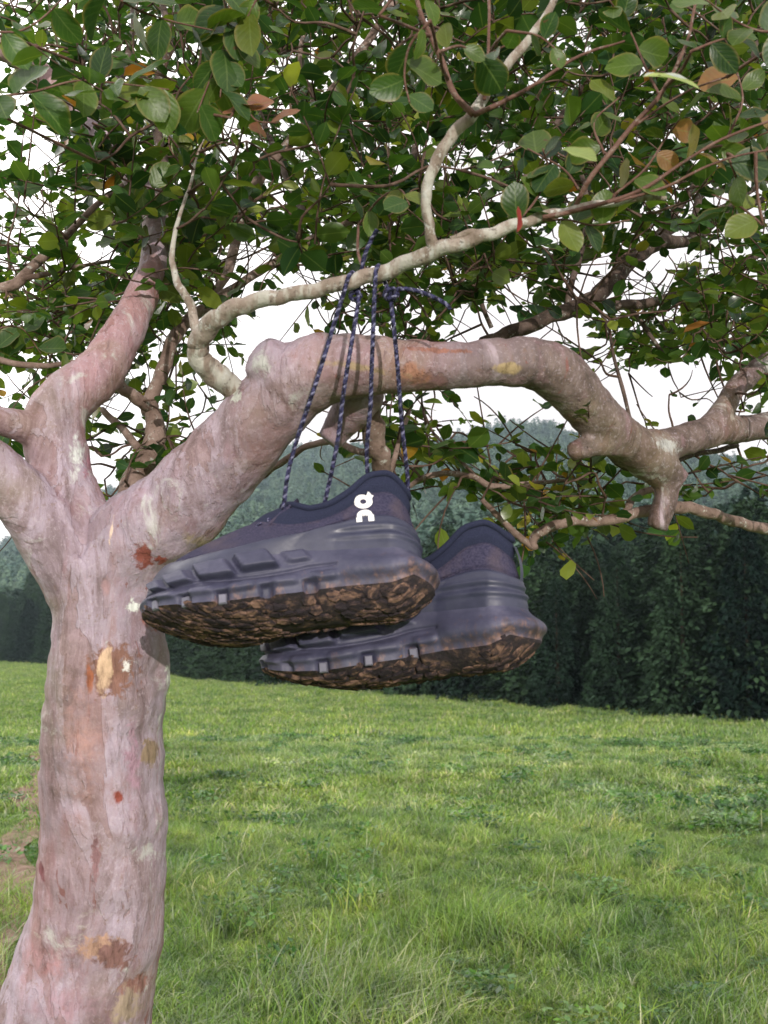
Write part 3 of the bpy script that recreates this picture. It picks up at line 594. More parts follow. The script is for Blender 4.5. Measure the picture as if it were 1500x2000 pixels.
for cc, mt in (
    ([(300, 430, 1.7, 30), (320, 330, 1.85, 22), (300, 200, 2.0, 18), (330, 80, 2.2, 14), (300, -60, 2.4, 10)], DARK),
    ([(170, 240, 1.8, 26), (230, 160, 2.0, 18), (260, 60, 2.2, 14), (250, -60, 2.4, 10)], DARK),
    ([(740, 600, 1.9, 14), (745, 480, 2.0, 16), (800, 350, 2.1, 15), (820, 220, 2.3, 12), (850, 60, 2.6, 9)], DARK),
    ([(1000, 540, 2.0, 12), (1010, 400, 2.1, 14), (1060, 280, 2.2, 12), (1150, 150, 2.4, 10), (1200, 0, 2.7, 8)], DARK),
    ([(960, 640, 1.9, 9), (925, 560, 1.9, 10), (880, 480, 2.0, 9), (760, 450, 2.1, 8), (640, 470, 2.2, 7)], DARK),
    ([(1350, 470, 2.1, 16), (1380, 330, 2.3, 14), (1450, 180, 2.5, 11), (1500, 0, 2.8, 9)], DARK),
    ([(1640, 420, 2.2, 12), (1560, 300, 2.3, 12), (1520, 150, 2.5, 10), (1400, 20, 2.8, 8)], DARK),
    ([(1300, 700, 1.9, 8), (1260, 640, 1.9, 9), (1230, 600, 1.9, 9)], DARK), ([(1230, 815, 1.6, 8), (1200, 700, 1.65, 7), (1180, 620, 1.7, 6), (1120, 560, 1.8, 5)], DARK),
    ([(620, 460, 2.0, 12), (560, 350, 2.2, 12), (500, 200, 2.4, 10), (440, 60, 2.6, 8)], DARK)):
    branch(cc, mt, 6, .15)

# ---- foliage -------------------------------------------------------
def leaf_template(rows):
    V = [(0, 0, 0)]; UVs = [(0, .5)]
    for i in range(1, rows):
        u = (i / rows) ** .9 * .985; w_ = .36 * math.sin(math.pi * min(u * 1.0, .995) ** 1.08) ** .60
        for s_ in (-1, 0, 1):
            V.append((u, s_ * w_, .18 * abs(s_) * w_ + (.0 if s_ else -.01))); UVs.append((u, .5 + .5 * s_))
    V.append((1.0, 0, 0)); UVs.append((1, .5)); T = [(0, 2, 1), (0, 3, 2)]; Q = []
    for i in range(rows - 2):
        b = 1 + 3 * i; Q += [(b, b + 1, b + 4, b + 3), (b + 1, b + 2, b + 5, b + 4)]
    b = 1 + 3 * (rows - 2); e = len(V) - 1; T += [(b, b + 1, e), (b + 1, b + 2, e)]
    return np.array(V), np.array(Q), np.array(T), np.array(UVs)
def leaf_mesh(name, pos, dirs, nrm, size, tint, rows, mat, parent, curl=None):
    tv, tq, tt, tu = leaf_template(rows); n = len(pos); k = len(tv)
    d_ = dirs / np.linalg.norm(dirs, axis=1)[:, None]; s_ = np.cross(nrm, d_); s_ /= np.linalg.norm(s_, axis=1)[:, None] + 1e-9; n_ = np.cross(d_, s_)
    wd = RNG.uniform(.8, 1.2, n)[:, None]; cu = RNG.normal(.12, .16, n)[:, None] if curl is None else curl[:, None]
    fold = RNG.uniform(.2, 2.2, n)[:, None]; tw = RNG.normal(0, .35, n)[:, None]
    u = tv[:, 0][None]; z = tv[:, 2][None] * fold - cu * u * u + tw * u * tv[:, 1][None] + .03 * np.sin(u * 9 + fold * 7) * np.abs(tv[:, 1])[None] * 3
    V = pos[:, None] + size[:, None, None] * (u[..., None] * d_[:, None] + (tv[:, 1][None] * wd)[..., None] * s_[:, None] + z[..., None] * n_[:, None])
    o = (np.arange(n) * k)[:, None, None]
    return mk_np(name, V.reshape(-1, 3), [(tq[None] + o).reshape(-1, 4), (tt[None] + o).reshape(-1, 3)], mat, parent, np.repeat(tint, k, 0), np.tile(tu, (n, 1)))
DM = """5 8 9 9 9 9 9 9 8 9 9 9 9 9 9
4 7 9 9 9 9 8 9 9 9 9 9 9 9 9
4 6 9 9 9 8 8 9 8 8 9 9 9 8 9
6 7 8 8 9 8 8 9 8 8 9 9 8 8 8
3 4 7 8 7 6 7 8 8 8 7 6 4 3 6
3 6 4 5 4 2 3 6 6 6 4 4 1 5 4
5 6 3 4 2 0 2 3 3 1 1 3 5 6 5
2 3 4 5 1 0 1 2 3 1 1 2 5 5 3
3 5 6 4 1 0 3 5 6 3 1 1 1 1 2
1 1 5 3 0 1 0 3 5 5 7 6 3 4 4
1 0 0 0 1 1 0 0 0 1 5 3 1 1 0
1 0 0 0 0 0 0 0 0 0 2 1 0 0 0"""
DM = np.array([[int(v) for v in r.split()] for r in DM.splitlines()]) / 9.
HOLES = [(60, 300, 60, 50), (190, 500, 55, 30), (220, 790, 40, 25), (480, 505, 55, 45), (500, 640, 60, 30), (580, 540, 40, 25), (960, 630, 110, 26), (1010, 560, 45, 28), (960, 785, 90, 25), (1170, 540, 60, 40), (1270, 550, 60, 22), (1380, 500, 60, 35),
         (1260, 770, 45, 45), (1370, 740, 45, 60), (1180, 720, 22, 30), (440, 230, 40, 20), (450, 300, 30, 20), (870, 330, 18, 35), (980, 290, 30, 25), (1050, 740, 40, 20), (880, 1020, 90, 60), (1180, 1120, 90, 40), (640, 930, 90, 60), (40, 640, 25, 20), (850, 550, 30, 20), (90, 400, 40, 25), (1130, 650, 30, 25), (560, 610, 40, 20)]
def dens(x, y):
    gx = min(max(x / 100 - .5, 0), 13.999); gy = min(max(y / 100 - .5, 0), 10.999)
    i, j = int(gx), int(gy); a, b = gx - i, gy - j
    v = DM[j, i] * (1 - a) * (1 - b) + DM[j, i + 1] * a * (1 - b) + DM[j + 1, i] * (1 - a) * b + DM[j + 1, i + 1] * a * b
    for hx, hy, rx, ry in HOLES:
        if ((x - hx) / rx) ** 2 + ((y - hy) / ry) ** 2 < 1: v *= .05
    if y > 1120: v = 0
    return v
def project(p):
    q = Vector(p) - CAM; d_ = q.dot(FW); return 750 + F * q.dot(RT) / d_, 1000 - F * q.dot(UP) / d_, d_
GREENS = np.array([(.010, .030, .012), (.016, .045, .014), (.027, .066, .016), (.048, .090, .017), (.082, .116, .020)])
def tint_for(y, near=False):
    g = GREENS[RNG.choice(5, p=[.18, .28, .28, .18, .08] if y < 470 and not near else [.08, .14, .25, .29, .24])] * RNG.uniform(.8, 1.2)  # lower leaves get more yellow-green, backlight put into their tint
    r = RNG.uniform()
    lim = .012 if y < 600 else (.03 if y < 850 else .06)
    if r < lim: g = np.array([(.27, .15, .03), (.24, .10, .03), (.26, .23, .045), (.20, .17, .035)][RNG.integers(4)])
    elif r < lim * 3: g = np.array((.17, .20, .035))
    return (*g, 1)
LP_, LD_, LN_, LS_, LT_ = [], [], [], [], []
twa = Acc()
roots_ = []
tries = 0
LOW = 0
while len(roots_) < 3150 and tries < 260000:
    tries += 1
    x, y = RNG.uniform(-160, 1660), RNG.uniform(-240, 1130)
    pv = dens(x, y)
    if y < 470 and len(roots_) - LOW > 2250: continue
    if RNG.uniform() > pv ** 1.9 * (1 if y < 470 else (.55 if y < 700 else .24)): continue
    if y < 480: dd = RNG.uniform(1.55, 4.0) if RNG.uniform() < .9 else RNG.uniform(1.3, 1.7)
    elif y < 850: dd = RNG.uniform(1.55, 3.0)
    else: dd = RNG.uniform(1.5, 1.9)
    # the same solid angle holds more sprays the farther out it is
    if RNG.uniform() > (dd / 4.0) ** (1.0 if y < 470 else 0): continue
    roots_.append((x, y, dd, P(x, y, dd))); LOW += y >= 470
NETA = np.array(NET)
R = np.array([tuple(r[3]) for r in roots_])
def near_net(p): 
    dq = ((NETA - p) ** 2).sum(1); i = dq.argmin(); return i, math.sqrt(dq[i])
order = np.argsort([near_net(p)[1] for p in R])
def spray(p0, dirv, length, nl, lsize, y, out, near=False):
    """a leafy shoot: curved stem and alternate leaves"""
    st = np.array(p0, float); dv = np.array(dirv, float); dv /= np.linalg.norm(dv); pts = [st.copy()]; seg = 6
    bend = RNG.normal(0, .16, 3) + np.array([0, 0, .05])
    for i in range(seg): dv = dv + bend * .6; dv /= np.linalg.norm(dv); st = st + dv * length / seg; pts.append(st.copy())
    pts = np.array(pts)
    for i in range(nl):
        t = (i + .6) / nl; f_ = t * seg; k = min(int(f_), seg - 1); q = pts[k] + (pts[k + 1] - pts[k]) * (f_ - k); ax = pts[k + 1] - pts[k]; ax /= np.linalg.norm(ax)
        up = np.array([0, 0, 1.]) + RNG.normal(0, .35, 3); sd = np.cross(ax, up); sd /= np.linalg.norm(sd) + 1e-9
        s_ = 1 if i % 2 else -1
        ld = ax * RNG.uniform(.3, .8) + sd * s_ * RNG.uniform(.7, 1.1) + RNG.normal(0, .25, 3) + np.array([0, 0, -.12])
        if i == nl - 1: ld = ax + RNG.normal(0, .15, 3)
        nn = up + RNG.normal(0, .45, 3)
        if near: nn = nn * .6 + np.array([.1, -.75, .1])
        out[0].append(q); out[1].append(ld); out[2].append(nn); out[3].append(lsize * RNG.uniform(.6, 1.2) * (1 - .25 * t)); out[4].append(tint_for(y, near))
    return pts
OUT = (LP_, LD_, LN_, LS_, LT_)
grown = [NETA]; cen = P(700, 500, 2.2)
for k in order:
    x, y, dd, _ = roots_[k]; p = R[k]; i, dist = near_net(p); a = NETA[i]
    if project(p + (p - a) / (dist + .05) * .12)[1] > 1110: continue
    if dist > .03:
        m1 = a + (p - a) * .4 + RNG.normal(0, .05, 3) * dist; m2 = a + (p - a) * .75 + RNG.normal(0, .04, 3) * dist
        c_ = catmull([tuple(a), tuple(m1), tuple(m2), tuple(p)], 3); rr = np.linspace(.0018 + min(dist, .5) * .005, .0012, len(c_))
        twa.add(*tube_np(c_, rr, 5)); NETA = np.vstack([NETA, c_[3:]])
    od = (p - a) / (dist + .05) + RNG.normal(0, .6, 3) + np.array([0, -.1, .25])
    L_ = RNG.uniform(.10, .22); big = RNG.uniform(.031, .047) if y < 560 else RNG.uniform(.028, .042)
    L_ *= 1 if y < 560 else .8; s_ = spray(p, od, L_, int(L_ / (.017 if y < 560 else .013)), big, y, OUT)
    twa.add(*tube_np(s_, np.linspace(.0016, .0008, len(s_)), 4))
LP_, LD_, LN_, LS_, LT_ = [np.array(v, float) for v in OUT]
# prune leaves that would close the gaps where the sky shows
keep = np.array([(RNG.uniform() < min(1, .06 + 1.7 * dens(*project(q)[:2]))) and project(q)[1] < 1125 for q in LP_])
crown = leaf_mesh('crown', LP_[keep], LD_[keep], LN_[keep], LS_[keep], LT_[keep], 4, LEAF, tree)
twigs = twa.obj('twigs', TWIG, tree)
print('leaves', keep.sum(), 'roots', len(roots_))

# near shoots hanging into the top of the picture
NEAR = [([(-60, 195, .86), (60, 180, .86), (150, 158, .86), (250, 165, .88), (330, 175, .9)], .052, 0), ([(430, -40, .84), (445, 60, .85), (420, 130, .86), (385, 220, .88)], .050, 0), ([(520, -40, .9), (480, 40, .9), (440, 110, .92), (430, 190, .94)], .05, 0),
        ([(180, -50, .9), (250, 10, .9), (330, 40, .92), (420, 60, .94)], .052, 0), ([(-40, 60, .95), (40, 60, .95), (100, 20, .96), (150, -40, .96)], .045, 0), ([(240, 350, 1.15), (330, 380, 1.15), (410, 415, 1.16), (490, 425, 1.18)], .042, 0),
        ([(420, 450, 1.2), (360, 480, 1.2), (310, 520, 1.2), (290, 570, 1.2)], .042, 0), ([(180, 240, 1.1), (230, 290, 1.1), (250, 360, 1.12), (220, 430, 1.15)], .040, 0), ([(360, 330, 1.2), (330, 280, 1.2), (350, 210, 1.2), (420, 180, 1.2)], .042, 0),
        ([(450, 230, 1.0), (470, 200, .98), (500, 235, .96), (540, 240, .95)], .036, 2), ([(840, 40, 1.0), (800, 90, .98), (790, 150, .96), (800, 200, .95)], .046, 0), ([(860, 100, 1.0), (900, 90, 1.0), (940, 110, 1.0), (985, 90, 1.0)], .05, 0), ([(990, 60, 1.05), (1050, 70, 1.05), (1090, 100, 1.05)], .042, 0),
        ([(1000, 440, 1.12), (1040, 400, 1.1), (1070, 340, 1.08), (1060, 290, 1.07)], .046, 0), ([(1060, 430, 1.1), (1110, 430, 1.08), (1160, 440, 1.06), (1230, 430, 1.05)], .046, 0), ([(1130, 370, 1.05), (1100, 330, 1.04), (1030, 290, 1.03)], .048, 0),
        ([(1200, 380, 1.02), (1260, 330, 1.0), (1300, 270, .98), (1330, 230, .97)], .044, 1), ([(1330, 320, .98), (1380, 290, .97), (1440, 280, .96), (1520, 250, .95)], .048, 1), ([(1420, 300, .98), (1440, 360, .97), (1430, 420, .97)], .046, 0), ([(1420, 270, .95), (1450, 200, .94), (1440, 140, .93)], .046, 1),
        ([(1290, 190, .98), (1260, 130, .97), (1230, 60, .96), (1190, 0, .95)], .045, 0), ([(1560, 60, .95), (1480, 60, .94), (1420, 30, .93), (1380, 0, .93)], .048, 0), ([(1350, 100, .98), (1400, 80, .97), (1440, 70, .96)], .045, 0), ([(740, 30, 1.0), (780, -10, 1.0), (850, 0, 1.0)], .05, 0), ([(1490, 440, 1.1), (1440, 400, 1.1), (1390, 380, 1.1)], .045, 0), ([(700, 440, 1.3), (740, 390, 1.25), (780, 370, 1.2), (800, 400, 1.18)], .044, 0),
        ([(1180, 300, 1.1), (1160, 240, 1.08), (1210, 190, 1.06)], .044, 0), ([(0, 720, 1.3), (-10, 650, 1.25), (40, 640, 1.22), (80, 690, 1.22)], .046, 0)]
NO = ([], [], [], [], [])
for ctl, ls, kind in NEAR:
    lo = 1.62 if (ctl[1][0] < 520 and ctl[1][1] > 260) else (1.18 if ctl[1][1] > 120 and ctl[1][0] > 620 else (1.25 if ctl[1][0] < 620 else 1.08)); k_ = max(lo, ctl[1][2]) / ctl[1][2]
    ctl = [(x, y, max(d, lo) + .01 * (i_ % 3)) for i_, (x, y, d) in enumerate(ctl)]; ls = ls * (.76 * k_ if k_ < 1.55 else .78)
    nsa = Acc(); c_ = catmull([tuple(P(*q)) for q in ctl], 5); nsa.add(*tube_np(c_, np.linspace(.0016, .0008, len(c_)), 7))
    i, dist = near_net(c_[0])
    if .01 < dist < .6:
        a = NETA[i]; mm = (a + c_[0]) / 2 + RNG.normal(0, .03, 3) * dist; nsa.add(*tube_np(catmull([tuple(a), tuple(mm), tuple(c_[0])], 4), np.linspace(.0021, .0016, 9), 7))
    nsa.obj('shoot', RED, tree)
    Lc = np.linalg.norm(np.diff(c_, axis=0), axis=1).sum(); nl = max(4, int(Lc / .0165))
    for i in range(nl):
        t = (i + .5) / nl * (len(c_) - 1.001); k = int(t); q = c_[k] + (c_[k + 1] - c_[k]) * (t - k); ax = c_[k + 1] - c_[k]; ax /= np.linalg.norm(ax)
        sd = np.cross(ax, np.array([0, -1., .3]) + RNG.normal(0, .4, 3)); sd /= np.linalg.norm(sd); sg = 1 if i % 2 else -1
        NO[0].append(q); NO[1].append(ax * RNG.uniform(.2, .7) + sd * sg * RNG.uniform(.8, 1.1) + RNG.normal(0, .28, 3) + np.array([0, 0, -.25]))
        NO[2].append(np.array([0, -.7, .55]) + RNG.normal(0, .45, 3)); NO[3].append(ls * RNG.uniform(.6, 1.1))
        col = GREENS[RNG.choice([1, 1, 2, 2, 3, 3, 4])] * RNG.uniform(.85, 1.25) * np.array((1.12, 1.0, .78))
        if kind == 1 and RNG.uniform() < .5: col = np.array([(.20, .10, .04), (.15, .13, .035), (.19, .12, .04)][RNG.integers(3)])
        if kind == 2: col = np.array((.22, .09, .055)) * RNG.uniform(.7, 1.2)
        NO[4].append((*col, 1))
NO[0].append(P(1012, 402, 1.12)); NO[1].append((0, 0, -1)); NO[2].append((.9, -.5, 0)); NO[3].append(.027); NO[4].append((.22, .02, .025, 1))   # the one red leaf
for (px_, py_, dd_, dr_, sz_, nn_) in ((1255, 150, .98, (.8, 0, .15), .050, (.1, -.4, .9)), (1095, 292, 1.05, (.9, .1, -.05), .036, (.1, -.3, .95))):
    NO[0].append(P(px_, py_, dd_)); NO[1].append(dr_); NO[2].append(nn_); NO[3].append(sz_); NO[4].append((.42, .45, .40, 1))      # leaves tinted pale in place of a glossy highlight
NO = [np.array(v, float) for v in NO]
tag(leaf_mesh('leaf_sprays', *NO[:4], NO[4], 8, LEAFN, tree), 'large olive leaves with yellowing rims on the nearest shoots')

# ------------------------------------------------------------------ shoes
S = 1.06; L = .305
def tab(s, xs, ys): return np.interp(s, xs, ys)
def foot(s, side, grow=0.0):
    """half outline: local x, y at length fraction s; side +1 outer, -1 inner"""
    w_ = tab(s, [0, .1, .3, .45, .6, .72, 1], [.046, .050, .049, .053, .064, .069, .066] if side > 0 else [.045, .048, .043, .050, .072, .078, .074])
    e = np.where(s < .11, np.sqrt(np.clip(1 - (1 - s / .11) ** 2, 0, 1)), 1.0) * np.where(s > .70, np.clip(1 - np.clip((s - .70) / .30, 0, 1) ** 2.3, 0, 1) ** .55, 1.0)
    yc = -.012 * smooth((s - .45) / .55)
    return s * L, yc + side * w_ * e
def ring_ts(n): return (np.arange(n)) / n
def loop_s(t): return .5 * (1 - np.cos(2 * np.pi * t)), np.where(t <= .5, 1, -1)
def z_bottom(x, y=None, k=None):
    """rockered sole: toe spring, heel bevel, and edges that curl up to the side wall"""
    s = x / L; z = .030 * np.clip((s - .62) / .38, 0, 1) ** 1.8 + .020 * np.clip((.14 - s) / .14, 0, 1) ** 1.5
    if y is not None:
        _, ya = foot(s, 1); _, yb = foot(s, -1); c = (ya + yb) / 2; k = np.clip(np.abs(y - c) / np.maximum((ya - yb) / 2, .004), 0, 1)
    if k is None: k = 1.0
    return z + tab(s, [0, .06, .3, .5, .75, .95, 1], [.004, .020, .022, .018, .012, .006, .002]) * k ** 2.6
def z_feather(x): s = x / L; return tab(s, [0, .15, .4, .55, .7, .85, 1], [.058, .064, .070, .066, .060, .058, .066])
def loop_pts(t, inset):
    s, sd = loop_s(t); xa, ya = foot(s, 1); xb, yb = foot(s, -1); x = xa; y = np.where(sd > 0, ya, yb)
    cx = .5 * L; cy = -.012 * smooth((s - .45) / .55)
    k = 1 - inset
    return cx + (x - cx) * (1 - inset * .42), cy + (y - cy) * k
N = 360
TT = ring_ts(N)
def box(v, a, b, e): return np.clip(smooth((v - a) / e), 0, 1) * np.clip(smooth((b - v) / e), 0, 1)
def midsole_grid():
    H = np.linspace(0, 1, 46); s, sd = loop_s(TT); rows = []
    for h in H:
        ins = tab(h, [0, .25, .5, .75, 1], [.15, .085, .05, .0, -.015])
        x, y = loop_pts(TT, ins); zt = z_feather(x); zb = z_bottom(x); z = zt + (zb - zt) * h
        rows.append(np.stack([x, y, z], -1))
    G = np.array(rows)
    # outward direction
    dT = np.roll(G, -1, 1) - np.roll(G, 1, 1); nrm = np.stack([dT[..., 1], -dT[..., 0], 0 * dT[..., 0]], -1); nrm /= np.linalg.norm(nrm, axis=-1)[..., None] + 1e-9
    cen_ = G.mean(1, keepdims=True); flip = np.sign(((G - cen_) * nrm).sum(-1)); nrm *= np.where(flip == 0, 1, flip)[..., None]
    hh = H[:, None]; ss = s[None] + 0 * hh; disp = 0 * ss
    for a, b, h0, h1, am in ((.645, .770, -.05, .48, .0125), (.785, .885, .0, .50, .0110), (.900, .968, .04, .52, .007), (.500, .630, -.08, .44, .0135), (.38, .47, .0, .36, .005)):
        disp += am * box(ss + .10 * (hh - .3), a, b, .013) * box(hh, h0, h1, .10)
    for a, b in ((.30, .40), (.43, .53), (.565, .67), (.70, .80), (.83, .92)): disp += .0035 * box(ss, a, b, .022) * box(hh, .56, .86, .10)
    disp += .003 * np.exp(-((hh - .72) / .14) ** 2)                       # lower bulge
    disp -= .0035 * np.exp(-((hh - (.50 + .05 * np.sin(ss * 14))) / .035) ** 2) * (ss > .3)   # long groove
    disp += .010 * box(ss, -.1, .36, .12) * np.exp(-((hh - .52) / .24) ** 2)
    for a in PODS: disp -= .009 * box(ss, a - .006, a + .040, .006) * box(hh, .74, 1.1, .05)
    return G + nrm * disp[..., None], nrm
PODS = (.38, .52, .66, .79, .91)
MG, MN = midsole_grid()
def grid_faces(r, c_, wrap=True):
    i = np.arange(r - 1)[:, None] * c_; j = np.arange(c_ if wrap else c_ - 1)[None]; k = (j + 1) % c_
    return np.stack([i + j, i + k, i + c_ + k, i + c_ + j], -1).reshape(-1, 4)
def collar(t):
    s, sd = loop_s(t); x = .019 + s * .131
    w_ = tab(s, [0, .08, .3, .6, 1], [.026, .029, .034, .033, .020]); e = np.clip(1 - (2 * s - 1) ** 4, 0, 1) ** .5
    z = tab(s, [0, .06, .13, .28, .42, .60, .75, .9, 1], [.132, .143, .150, .146, .130, .117, .116, .127, .132])
    return np.stack([x, sd * w_ * e, z], -1)
def smooth_ring(a, n):
    for _ in range(n): a = (np.roll(a, 1, 0) + 2 * a + np.roll(a, -1, 0)) / 4
    return a
def upper_grid():
    x, y = loop_pts(TT, .17); B = np.stack([x, y, z_feather(x) - .004], -1); C = smooth_ring(collar(TT), 30); s, sd = loop_s(TT)
    out_ = B - np.array([.15, 0, 0]); out_[:, 2] = 0; out_ /= np.linalg.norm(out_, axis=1)[:, None]
    wt = smooth((s - .45) / .5)[:, None]
    P1 = B + np.array([0, 0, 1]) * (.030 - .004 * wt) + out_ * .003
    P2 = C + np.array([0, 0, -1]) * (.040 * (1 - wt) + .022 * wt) + np.array([1., 0, 0]) * .062 * wt + out_ * .004 * (1 - wt)
    H = np.linspace(0, 1, 60)[:, None, None]
    G = (1 - H) ** 3 * B + 3 * (1 - H) ** 2 * H * P1 + 3 * (1 - H) * H * H * P2 + H ** 3 * C
    return G
UG = upper_grid()
def grid_normals(G):
    du = np.roll(G, -1, 1) - np.roll(G, 1, 1); dv = np.gradient(G, axis=0); n_ = np.cross(du, dv); n_ /= np.linalg.norm(n_, axis=-1)[..., None] + 1e-12
    c_ = np.array([.13, 0, .05]); sg = np.sign(((G - c_) * n_).sum(-1).mean()); return n_ * sg
UN = grid_normals(UG)
def shoe_mats():
    m = M('knit_collar', .95, .15); m.color(m.mix(m.noise(700, 2), (.012, .015, .034), (.035, .040, .075))); m.bump(m.noise(900, 2), .5, .001); knit = m.m
    m = M('dark_textile', .85, .2); c_ = m.ramp(m.noise(420, 3), [(.3, (.024, .024, .052)), (.7, (.058, .052, .092))]); c_ = m.mix(m.ramp(m.noise(28, 3), [(.5, 0.0), (.75, .6)]), c_, (.10, .075, .085)); m.color(c_); m.bump(m.noise(700, 2), .4, .001); tex = m.m
    m = M('rubber_guard', .42, .5); c_ = m.ramp(m.noise(30, 5, None, .65), [(.3, (.025, .028, .056)), (.7, (.050, .053, .092))]); m.color(c_); m.put(m.b.inputs['Roughness'], m.ramp(m.noise(45, 4), [(.3, .36), (.7, .62)])); m.bump(m.noise(300, 2), .15, .001); rub = m.m
    m = M('scuffed_midsole', .55, .4); o_ = m.sep(m.tc.outputs['Object'])
    c_ = m.ramp(m.noise(24, 5, None, .65), [(.3, (.036, .038, .072)), (.55, (.064, .064, .108)), (.75, (.115, .110, .165))])
    # dried mud splashed up from the sole
    hgt = m.math('SUBTRACT', o_[2], m.math('MULTIPLY', m.math('GREATER_THAN', o_[0], .21), m.math('SUBTRACT', o_[0], .21)))
    heel = m.math('MULTIPLY', m.math('SUBTRACT', .17, o_[0]), .14, False)
    q = m.math('ADD', m.math('SUBTRACT', m.math('ADD', .027, heel), o_[2]), m.math('MULTIPLY', m.math('SUBTRACT', m.noise(70, 6, m.coord((1, 1, .35)), .7), .5), .13))
    f_ = m.ramp(m.math('MULTIPLY', q, 22), [(0.05, 0.0), (.6, .8)]); mud = m.ramp(m.noise(120, 4), [(.36, (.050, .036, .040)), (.50, (.10, .06, .05)), (.62, (.27, .15, .11))]); c_ = m.mix(f_, c_, mud)
    m.color(c_); m.bump(m.noise(180, 4), .3, .0015); mid = m.m
    m = M('muddy_outsole', .9, .2); c_ = m.ramp(m.noise(60, 5, None, .7), [(.40, (.026, .022, .026)), (.53, (.045, .033, .035)), (.64, (.15, .092, .072)), (.80, (.30, .20, .16))]); m.color(c_); m.bump(m.noise(150, 5), .7, .003); outs = m.m
    m = M('dried_mud', .95, .1); c_ = m.ramp(m.noise(55, 7, m.coord((.6, 1, 1)), .72, 1.0), [(.44, (.028, .023, .027)), (.51, (.060, .042, .040)), (.60, (.20, .12, .09)), (.76, (.38, .25, .20))]); m.color(c_); m.bump(m.noise(260, 4), .7, .002); mud_ = m.m
    m = M('white_print', .5, .3); m.color((.85, .84, .85)); white = m.m
    m = M('grey_pod', .6, .3); m.color(m.mix(m.noise(60), (.10, .10, .14), (.21, .205, .26))); pod = m.m
    m = M('black_groove', .9, .1); m.color((.012, .012, .02)); blk = m.m
    return dict(knit=knit, tex=tex, rub=rub, mid=mid, outs=outs, mud=mud_, white=white, pod=pod, blk=blk)
SM = shoe_mats()
def cord_mat():
    m = M('braided_cord', .85, .2); at = m.n('ShaderNodeAttribute'); at.attribute_name = 'tint'; m.color(m.mix(1.0, at.outputs['Color'], m.ramp(m.noise(260, 3, m.pos()), [(.40, .4), (.60, 2.6)]), 'MULTIPLY')); m.bump(m.noise(900, 2), .4, .001); return m.m
CORD = cord_mat()
def braid(ctrl, r=.0017, pitch=.009, n=10, frac=1.0):
    """three strands twisted round each other along a world-space curve"""
    c_ = catmull([tuple(p) for p in ctrl], n); ln = np.concatenate([[0], np.cumsum(np.linalg.norm(np.diff(c_, axis=0), axis=1))])
    u = np.arange(0, ln[-1], .0011); c_ = np.stack([np.interp(u, ln, c_[:, a]) for a in range(3)], -1)
    T = np.gradient(c_, axis=0); T /= np.linalg.norm(T, axis=1)[:, None]; A = np.cross(T, np.array([.1, 1, .05])); A /= np.linalg.norm(A, axis=1)[:, None]; B = np.cross(T, A)
    acc = Acc(); acc.C = []
    for k in range(3):
        ph = u / pitch * 2 * np.pi + k * 2.094; q = c_ + r * .62 * (np.cos(ph)[:, None] * A + np.sin(ph)[:, None] * B); acc.add(*tube_np(q, np.full(len(q), r * .78), 6)); acc.C.append(np.tile((.075, .075, .12, 1) if k == 0 else (.020, .020, .048, 1), (acc.n - sum(len(c) for c in acc.C), 1)))
    return acc
def mat_pose(rv, t, mirror):
    a = np.linalg.norm(rv); k = rv / a; K = np.array([[0, -k[2], k[1]], [k[2], 0, -k[0]], [-k[1], k[0], 0]]); Rr = np.eye(3) + np.sin(a) * K + (1 - np.cos(a)) * K @ K
    Rr = Rr @ np.array([[-1, 0, 0], [0, 0, 1.], [0, -1, 0]])
    # view axes (right, up, distance) to world
    Wm = np.array([list(RT), list(UP), list(FW)]).T
    Rw = Wm @ Rr; loc = np.array(CAM) + Wm @ np.array(t)
    Mx = Matrix([[*Rw[i], loc[i]] for i in range(3)] + [[0, 0, 0, 1]]); return Mx
